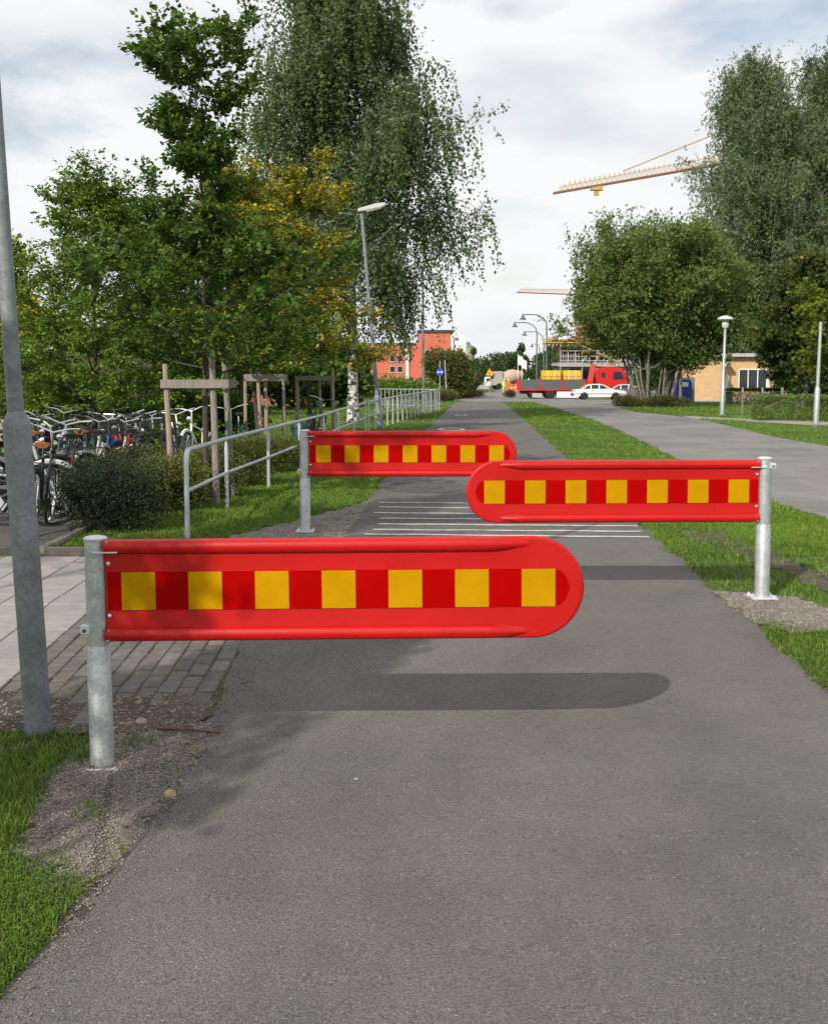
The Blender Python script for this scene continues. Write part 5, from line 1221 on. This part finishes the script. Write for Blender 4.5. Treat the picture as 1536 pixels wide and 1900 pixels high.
# signs
d = 92.; zb = float(zg(d)); t = thing('road_sign', 'round blue sign with white arrows on a thin pole by the path end', 'sign', gp(X(816, d), d))
zs = Z(690, d) - zb
MB().tube([(0, .05, -.1), (0, .05, zs + .9)], .035, 8).build('pole', galv, t)
MB().lathe([(.30, -.012), (.30, .012)], c=(0, 0, zs), n=28, M=Matrix.Rotation(R(90), 3, 'X')).build('plate', mat('sign_blue', (.02, .075, .42), .4, var=.05), t)
for sg in (-1, 1): MB().prism([(sg * .03, -.035), (sg * .11, -.035), (sg * .11, -.10), (sg * .24, 0), (sg * .11, .10), (sg * .11, .035), (sg * .03, .035)], .006, c=(0, -.017, zs)).build('arrow', fascia, t)
t = thing('leaning_pole', 'thin bare pole leaning right beside the blue round sign', 'pole', gp(X(829, 90), 90), rot=(0, R(-3), 0))
MB().tube([(0, 0, -.1), (0, 0, Z(668, 90) + .5)], .045, 8).build('shaft', galv, t)
d = 150.; zb = float(zg(d)); t = thing('road_sign', 'yellow triangular warning sign with red rim above the white van', 'sign', gp(X(908, d), d))
zs = Z(692, d) - zb; tri = lambda r_: [(r_ * math.sin(a), r_ * math.cos(a)) for a in (0, 2.094, 4.189)]
MB().tube([(0, .05, -.1), (0, .05, zs)], .04, 8).build('pole', galv, t)
MB().prism(tri(.66), .03, c=(0, 0, zs)).build('rim', mat('sign_red', (.6, .06, .02), .4), t)
MB().prism(tri(.53), .02, c=(0, -.02, zs)).build('plate', mat('sign_yellow', (.8, .5, .01), .4), t)
MB().prism([(-.14, -.2), (-.05, -.02), (-.1, .1), (.0, .2), (.06, .05), (.14, -.2), (.03, -.08)], .012, c=(0, -.035, zs)).build('pictogram', blackp, t)

# ------------------------------------------------------------------ vehicles
def wheel(parent, x, y, z, r, w, rimc, hub=.55):
    e = thing('wheel', None, None, (x, y, z)); e.parent = parent
    Mx = Matrix.Rotation(R(90), 3, 'X')
    MB().lathe([(r * .6, -w / 2), (r * .92, -w / 2), (r, -w * .35), (r, w * .35), (r * .92, w / 2), (r * .6, w / 2)], n=24, M=Mx).build('tyre', black, e, True)
    MB().lathe([(0, -w * .42), (r * .3, -w * .44), (r * hub, -w * .36), (r * .62, -w * .48), (r * .62, w * .48), (0, w * .4)], n=20, M=Mx).build('rim', rimc, e, True)
def loft_car(t, prof, belt, roof, W, bodym):
    pass
def sedan(label, loc, rz, bodym, L=4.7):
    t = thing('parked_car', label, 'car', loc, rz)
    W = .86
    # side outline of the lower body, front towards +X
    body = [(-2.33, .36), (-2.36, .62), (-2.30, .86), (-1.9, .93), (-1.2, .95), (.75, .95), (1.3, .90), (2.1, .80), (2.32, .68), (2.36, .45), (2.28, .28), (1.78, .26)] + [(1.42 + .36 * math.cos(a), .30 + .36 * math.sin(a)) for a in np.linspace(.0, math.pi, 9)] + [(1.0, .24), (-.98, .24)] + [(-1.38 + .36 * math.cos(a), .30 + .36 * math.sin(a)) for a in np.linspace(0, math.pi, 9)] + [(-1.8, .28)]
    b = MB().prism(body, W * 2).build('body', bodym, t, bevel=.035)
    gh = MB(); sec = [(-1.72, .93), (-1.05, 1.34), (-.6, 1.40), (.05, 1.39), (.35, 1.33), (1.12, .93)]
    vs = []
    for sd in (-1, 1):
        for x, z in sec: vs.append((x, sd * (W - .04 - (z - .93) * .34), z))
    n = len(sec); fs = [tuple(range(n)), tuple(range(n, 2 * n))[::-1]] + [(k, k + n, (k + 1) % n + n, (k + 1) % n) for k in range(n)]
    gh.add(vs, fs); gh.build('cabin', bodym, t, bevel=.03)
    yy = lambda z: W - .04 - (z - .93) * .34 + .006
    for sd in (-1, 1):
        for poly in ([(-1.50, .97), (-1.02, 1.27), (-.84, 1.32), (-.84, .97)], [(-.74, .97), (-.74, 1.33), (-.12, 1.33), (-.12, .97)], [(-.02, .97), (-.02, 1.33), (.3, 1.28), (.88, .97)]):
            m = MB(); vs = [(x, sd * yy(z), z) for x, z in poly] + [(x, sd * (yy(z) - .02), z) for x, z in poly]; n = len(poly)
            m.add(vs, [tuple(range(n)), tuple(range(n, 2 * n))[::-1]] + [(k, (k + 1) % n, (k + 1) % n + n, k + n) for k in range(n)]); m.build('side_window', glass, t)
        MB().box((.55, sd * (W + .06), 1.0), (.12, .14, .10)).build('mirror', bodym, t, bevel=.02)
        MB().bbox(-2.3, 2.28, sd * W - .012 * sd, sd * (W + .012), .50, .56).build('side_moulding', darkgrey, t)
        for x in (-.72, .28): MB().bbox(x, x + .16, sd * W, sd * (W + .02), .80, .83).build('door_handle', darkgrey, t)
        MB().box((2.30, sd * .62, .66), (.08, .36, .14)).build('headlight', mat('headlight', (.7, .72, .74), .1), t, bevel=.01)
        MB().box((-2.31, sd * .62, .74), (.08, .34, .16)).build('tail_light', mat('tail_light', (.4, .01, .01), .3), t, bevel=.01)
    for a, bq in (((1.13, .95), (.36, 1.33)), ((-1.73, .95), (-1.06, 1.34))):
        m = MB(); w0, w1 = W - .12, W - .26; s_ = .012 if a[0] > 0 else -.012
        vs = [(a[0] + s_, -w0, a[1] + .01), (a[0] + s_, w0, a[1] + .01), (bq[0] + s_, w1, bq[1]), (bq[0] + s_, -w1, bq[1])]; vs += [(x - s_ * 2, y, z) for x, y, z in vs]
        m.add(vs, [(0, 1, 2, 3), (7, 6, 5, 4), (0, 4, 5, 1), (1, 5, 6, 2), (2, 6, 7, 3), (3, 7, 4, 0)]); m.build('windscreen', glass, t)
    MB().box((2.33, 0, .42), (.14, 1.66, .20)).build('bumper', darkgrey, t, bevel=.03); MB().box((-2.34, 0, .44), (.14, 1.66, .20)).build('bumper', darkgrey, t, bevel=.03)
    rimm = mat('wheel_trim', (.62, .63, .63), .4, .1)
    for x in (1.42, -1.38):
        for sd in (-1, 1): wheel(t, x, sd * .785, .30, .30, .19, rimm)
    return t
carw = mat('car_white', (.78, .78, .77), .3, var=.03, scale=1, coat=.3)
cars = mat('car_silver', (.16, .17, .18), .3, .4, var=.03, scale=1, coat=.3)
dc = 104.
sedan('white saloon car parked side-on in front of the red truck', gp(X(1110, dc), dc), 0, carw)
sedan('silver car partly behind the white saloon and willow stems', gp(X(1168, dc + 5), dc + 5), R(-14), cars)

# red lorry with loader crane
dt = dc + 9; x0 = X(962, dt); xe = X(1163, dt); LL = xe - x0; zb = float(zg(dt)); sc = LL / 10.2
t = thing('flatbed_truck', 'red flatbed truck with grey side boards and folded loader crane', 'truck', gp(x0, dt)); Zt = lambda v: Z(v, dt) - zb
xx = lambda u: X(u, dt) - x0; W = 1.22
rw, gboard = mat('truck_red', (.52, .018, .016), .35, var=.06, scale=1, coat=.2), mat('truck_board', (.09, .098, .10), .55, var=.1)
zf, zs_ = Zt(722), Zt(704)
MB().bbox(0, xx(1082), -W, W, zf - .12, zf).build('bed_floor', rw, t)
MB().bbox(.1, xx(1155), -.45, .45, zf - .45, zf - .12).build('chassis', darkgrey, t)
us = (962, 1001, 1040, 1081)
for k in range(3):
    for sd in (-1, 1): MB().bbox(xx(us[k]) + .09, xx(us[k + 1]) - .09, sd * (W - .05), sd * W, zf, zs_).build('side_board', gboard, t)
for u in us:
    for sd in (-1, 1): MB().bbox(xx(u) - .08, xx(u) + .08, sd * (W - .07), sd * (W + .02), zf - .1, zs_ + .05).build('bed_post', rw, t)
MB().bbox(-.03, .03, -W + .06, W - .06, zf, zs_).build('tail_board', rw, t)
for k in range(2): MB().bbox(-.05, .0, -W + .1 + k * 1.9, -W + .5 + k * 1.9, zf - .4, zf - .2).build('tail_light', rw, t)
MB().bbox(xx(1030), xx(1078), -W + .03, -W + .08, Zt(737), Zt(726)).build('side_guard', fascia, t)
MB().bbox(xx(985), xx(1003), -W + .06, -.5, Zt(737), Zt(729)).build('tool_box', mat('toolbox', (.4, .4, .38), .5), t)
wr_ = mat('truck_rim', (.30, .27, .24), .6)
for u in (1018, 1148): 
    for sd in (-1, 1): wheel(t, xx(u), sd * (W - .18), .50, .50, .30, wr_)
for sd in (-1, 1): wheel(t, xx(988), sd * (W - .3), .50, .48, .28, wr_)
c0, c1 = xx(1103), xx(1160)
cab = [(c0, Zt(716)), (c0, Zt(688)), (c0 + .12, Zt(683)), (c0 + 1.0, Zt(680)), (c1 - .55, Zt(682)), (c1 - .18, Zt(694)), (c1, Zt(703)), (c1 + .03, Zt(722)), (c1 - .05, Zt(734)), (c1 - .15, Zt(734)), (c1 - .3, Zt(725)), (c0 + .5, Zt(725))]
ca = thing('cab', None, None); ca.parent = t
MB().prism(cab, 2.4).build('cab_shell', rw, ca, bevel=.06)
for sd in (-1, 1):
    MB().prism([(c1 - 1.45, Zt(704)), (c1 - 1.40, Zt(690)), (c1 - .66, Zt(689)), (c1 - .34, Zt(703))], .03, c=(0, sd * 1.205, 0)).build('side_window', glass, ca)
    MB().prism([(c0 + .42, Zt(700)), (c0 + .42, Zt(691)), (c0 + .80, Zt(691)), (c0 + .80, Zt(700))], .03, c=(0, sd * 1.205, 0)).build('rear_window', glass, ca)
    MB().bbox(c1 - .2, c1 - .05, sd * 1.25, sd * 1.42, Zt(703), Zt(691)).build('mirror', blackp, ca)
    MB().bbox(c1 - .02, c1 + .05, sd * .75, sd * 1.1, Zt(722), Zt(716)).build('headlight', fascia, ca)
m = MB(); vs = [(c1 - .49, -1.05, Zt(685)), (c1 - .49, 1.05, Zt(685)), (c1 - .02, 1.1, Zt(702)), (c1 - .02, -1.1, Zt(702))]; vs += [(x - .03, y, z + .01) for x, y, z in vs]; vs[:4] = [(x + .035, y, z + .02) for x, y, z in vs[:4]]
m.add(vs, [(0, 1, 2, 3), (7, 6, 5, 4), (0, 4, 5, 1), (1, 5, 6, 2), (2, 6, 7, 3), (3, 7, 4, 0)]); m.build('windscreen', glass, ca)
MB().bbox(c0 + .2, c0 + 1.5, -1.0, 1.0, Zt(680), Zt(678.5)).build('roof_beacon_bar', yel2, ca)
cr_ = thing('loader_crane', None, None); cr_.parent = t
MB().bbox(xx(1084), xx(1098), -.5, .5, zf - .1, Zt(708)).build('crane_base', rw, cr_)
MB().prism([(xx(1087), Zt(714)), (xx(1095), Zt(675)), (xx(1104), Zt(675)), (xx(1097), Zt(714))], .45, c=(0, -.25, 0)).build('crane_arm', mat('crane_red', (.55, .06, .045), .45), cr_, bevel=.03)
MB().prism([(xx(1098), Zt(712)), (xx(1104), Zt(684)), (xx(1107), Zt(684)), (xx(1102), Zt(712))], .3, c=(0, .3, 0)).build('crane_ram', rw, cr_)
for k, (u0, u1) in enumerate(((1004, 1038.5), (1043, 1076))):
    q = thing('brick_pallet', ['yellow wrapped pallet at the rear on the red truck', 'yellow wrapped pallet nearest the truck cab'][k], 'pallet', gp(x0 + xx(u0), dt, zf + .004), group='yellow pallets on the truck')
    w_ = xx(u1) - xx(u0); h_ = Zt(687) - zf - .14
    for i in range(3): MB().bbox(.0, w_, -.7 + i * .6, -.56 + i * .6, 0, .12).build('skid', wood, q)
    MB().bbox(0, w_, -.75, .75, .13, .13 + h_).build('wrapped_stack', yel, q, bevel=.03)
    for z in (.45, .62): MB().bbox(.02, w_ - .02, -.76, -.751, .13 + h_ * z, .13 + h_ * (z + .05)).build('print_stripe', mat('print_brown', (.42, .18, .02), .6), q)
    for x in (.3, .66): MB().bbox(w_ * x, w_ * x + .04, -.765, .765, .12, .14 + h_).build('strap', fascia, q)
q = thing('sack', 'round white sack lying on the truck bed', 'sack', gp(x0 + xx(980), dt, zf + .36 ))
bm = bmesh.new(); bmesh.ops.create_icosphere(bm, subdivisions=3, radius=.5)
for v in bm.verts: v.co = Vector((v.co.x * .8, v.co.y * .9, v.co.z * .95)) * (1 + .06 * math.sin(v.co.x * 9) * math.sin(v.co.z * 7))
me = bpy.data.meshes.new('bag'); bm.to_mesh(me); bm.free(); me.materials.append(fascia); link('bag', me, q, loc=(0, 0, .12))
MB().tube([(0, 0, .5), (.05, 0, .68)], [.10, .05], 8).build('tied_neck', fascia, q, True)
# van and mixer far off
d = 210.; t = thing('white_van', 'small white van seen from behind at the end of the path', 'van', gp(X(908, d), d), rz=R(90)); 
pr = [(-2.2, .35), (-2.3, .9), (-2.15, 1.85), (-1.9, 1.98), (.9, 1.95), (1.5, 1.2), (2.3, 1.0), (2.35, .35)]
MB().prism(pr, 1.8).build('body', carw, t, bevel=.08)
MB().bbox(-2.30, -2.22, -.72, .72, 1.2, 1.72).build('rear_window', glass, t)
for sd in (-1, 1):
    MB().bbox(-2.36, -2.28, sd * .82, sd * .66, .85, 1.2).build('tail_light', mat('van_light', (.4, .02, .02), .4), t)
    for x in (-1.4, 1.45): wheel(t, x, sd * .8, .33, .33, .2, wr_)
d = 190.; t = thing('mixer_truck', 'beige concrete mixer truck standing on the far road', 'truck', gp(X(945, d), d), rz=R(12))
beige = mat('mixer_beige', (.45, .33, .25), .6, var=.1)
MB().bbox(-2.3, 2.6, -1.1, 1.1, .7, 1.0).build('chassis', darkgrey, t)
MB().lathe([(.3, -2.2), (.8, -1.8), (1.15, -.5), (1.1, .4), (.6, 1.6), (.45, 1.9)], c=(.4, 0, 2.1), n=18, M=Matrix.Rotation(R(78), 3, 'Y')).build('drum', beige, t, True)
MB().prism([(-2.9, .6), (-2.95, 1.6), (-2.7, 2.9), (-1.4, 2.95), (-1.4, .6)], 2.2).build('cab', mat('mixer_cab', (.42, .36, .32), .5), t, bevel=.08)
MB().bbox(-2.98, -2.85, -.95, .95, 1.7, 2.6).build('windscreen', glass, t)
for x in (-2.1, 1.0, 2.1):
    for sd in (-1, 1): wheel(t, x, sd * .95, .5, .5, .3, wr_)
# small excavator-like orange barrier drums beside the road works
for i, u in enumerate((949, 957)):
    d = 165. + i * 4; t = thing('traffic_drum', ['orange traffic drum left of the truck tail', 'orange traffic drum just behind the truck tail'][i], 'drum', gp(X(u, d), d), group='orange drums at the road works'); om = mat('drum_orange', (.75, .16, .02), .5)
    MB().lathe([(.36, 0), (.36, .08), (.3, .1), (.26, 1.0), (.1, 1.05), (0, 1.05)], n=14).build('body', om, t, True); MB().lathe([(.285, .4), (.28, .6)], n=14).build('band', fascia, t)
# low concrete wall near the van
t = thing('concrete_barrier', 'low pale concrete wall left of the white van', 'wall', gp(X(885, 190), 190)); MB().prism([(-1.8, 0), (1.9, 0), (1.9, .6), (-1.8, .75)], .4).build('block', conc, t, bevel=.03)

# road workers
def person(label, x, y, cols, step, H=1.76, facing=0):
    k = H / 1.76; t = thing('person', label, 'person', gp(x, y), rz=facing)
    J = [((0, 0, .95), .13), ((0, 0, 1.18), .14), ((0, 0, 1.40), .15), ((0, 0, 1.50), .06), ((0, -.01, 1.58), .085), ((0, -.01, 1.70), .075),
         ((-.19, 0, 1.42), .07), ((-.25, .03, 1.15), .05), ((-.24, -.10, .92), .04), ((-.24, -.13, .84), .035),
         ((.19, 0, 1.42), .07), ((.25, .03, 1.15), .05), ((.23, -.12, .95), .04), ((.22, -.17, .88), .035),
         ((-.10, 0, .88), .10), ((-.11, -step, .50), .075), ((-.11, -step * .6, .10), .055), ((-.11, -step - .14, .045), .045),
         ((.10, 0, .88), .10), ((.11, step * .6, .50), .075), ((.11, step * 1.4, .10), .055), ((.11, step * 1.4 - .15, .045), .045)]
    E = [(0, 1), (1, 2), (2, 3), (3, 4), (4, 5), (2, 6), (6, 7), (7, 8), (8, 9), (2, 10), (10, 11), (11, 12), (12, 13), (0, 14), (14, 15), (15, 16), (16, 17), (0, 18), (18, 19), (19, 20), (20, 21)]
    me = bpy.data.meshes.new('body'); me.from_pydata([tuple(c * k for c in p) for p, r_ in J], E, [])
    o = link('body', me, t); o.modifiers.new('skin', 'SKIN'); o.modifiers.new('sub', 'SUBSURF').levels = 1
    for i, (p, r_) in enumerate(J): me.skin_vertices[0].data[i].radius = (r_ * k, r_ * k)
    me.skin_vertices[0].data[0].use_root = True
    dg = bpy.context.evaluated_depsgraph_get(); nm = bpy.data.meshes.new_from_object(o.evaluated_get(dg)); o.modifiers.clear(); o.data = nm
    for c in cols: nm.materials.append(c)
    for p in nm.polygons:
        z = p.center.z / k; p.material_index = 0 if z > 1.52 else (1 if z > .9 and abs(p.center.x) < .3 else 2)
        if z < .93 and abs(p.center.x) > .18: p.material_index = 0
        p.use_smooth = True
    MB().lathe([(.10, 1.655), (.105, 1.70), (.085, 1.77), (.04, 1.80), (0, 1.805)], c=(0, -.01, 0), n=14).build('helmet', fascia, t, True)
skin = mat('skin', (.45, .28, .2), .6); hv = mat('hi_vis_yellow', (.55, .75, .08), .6); ho = mat('hi_vis_orange', (.75, .16, .04), .6); trs = mat('work_trousers', (.04, .05, .08), .8)
person('road worker in yellow-green jacket walking on the far road', X(934.5, 150), 150, [skin, hv, hv], .10, facing=R(20))
person('road worker in orange jacket beside the truck tail', X(943, 152), 152, [skin, ho, ho], .06, facing=R(160))
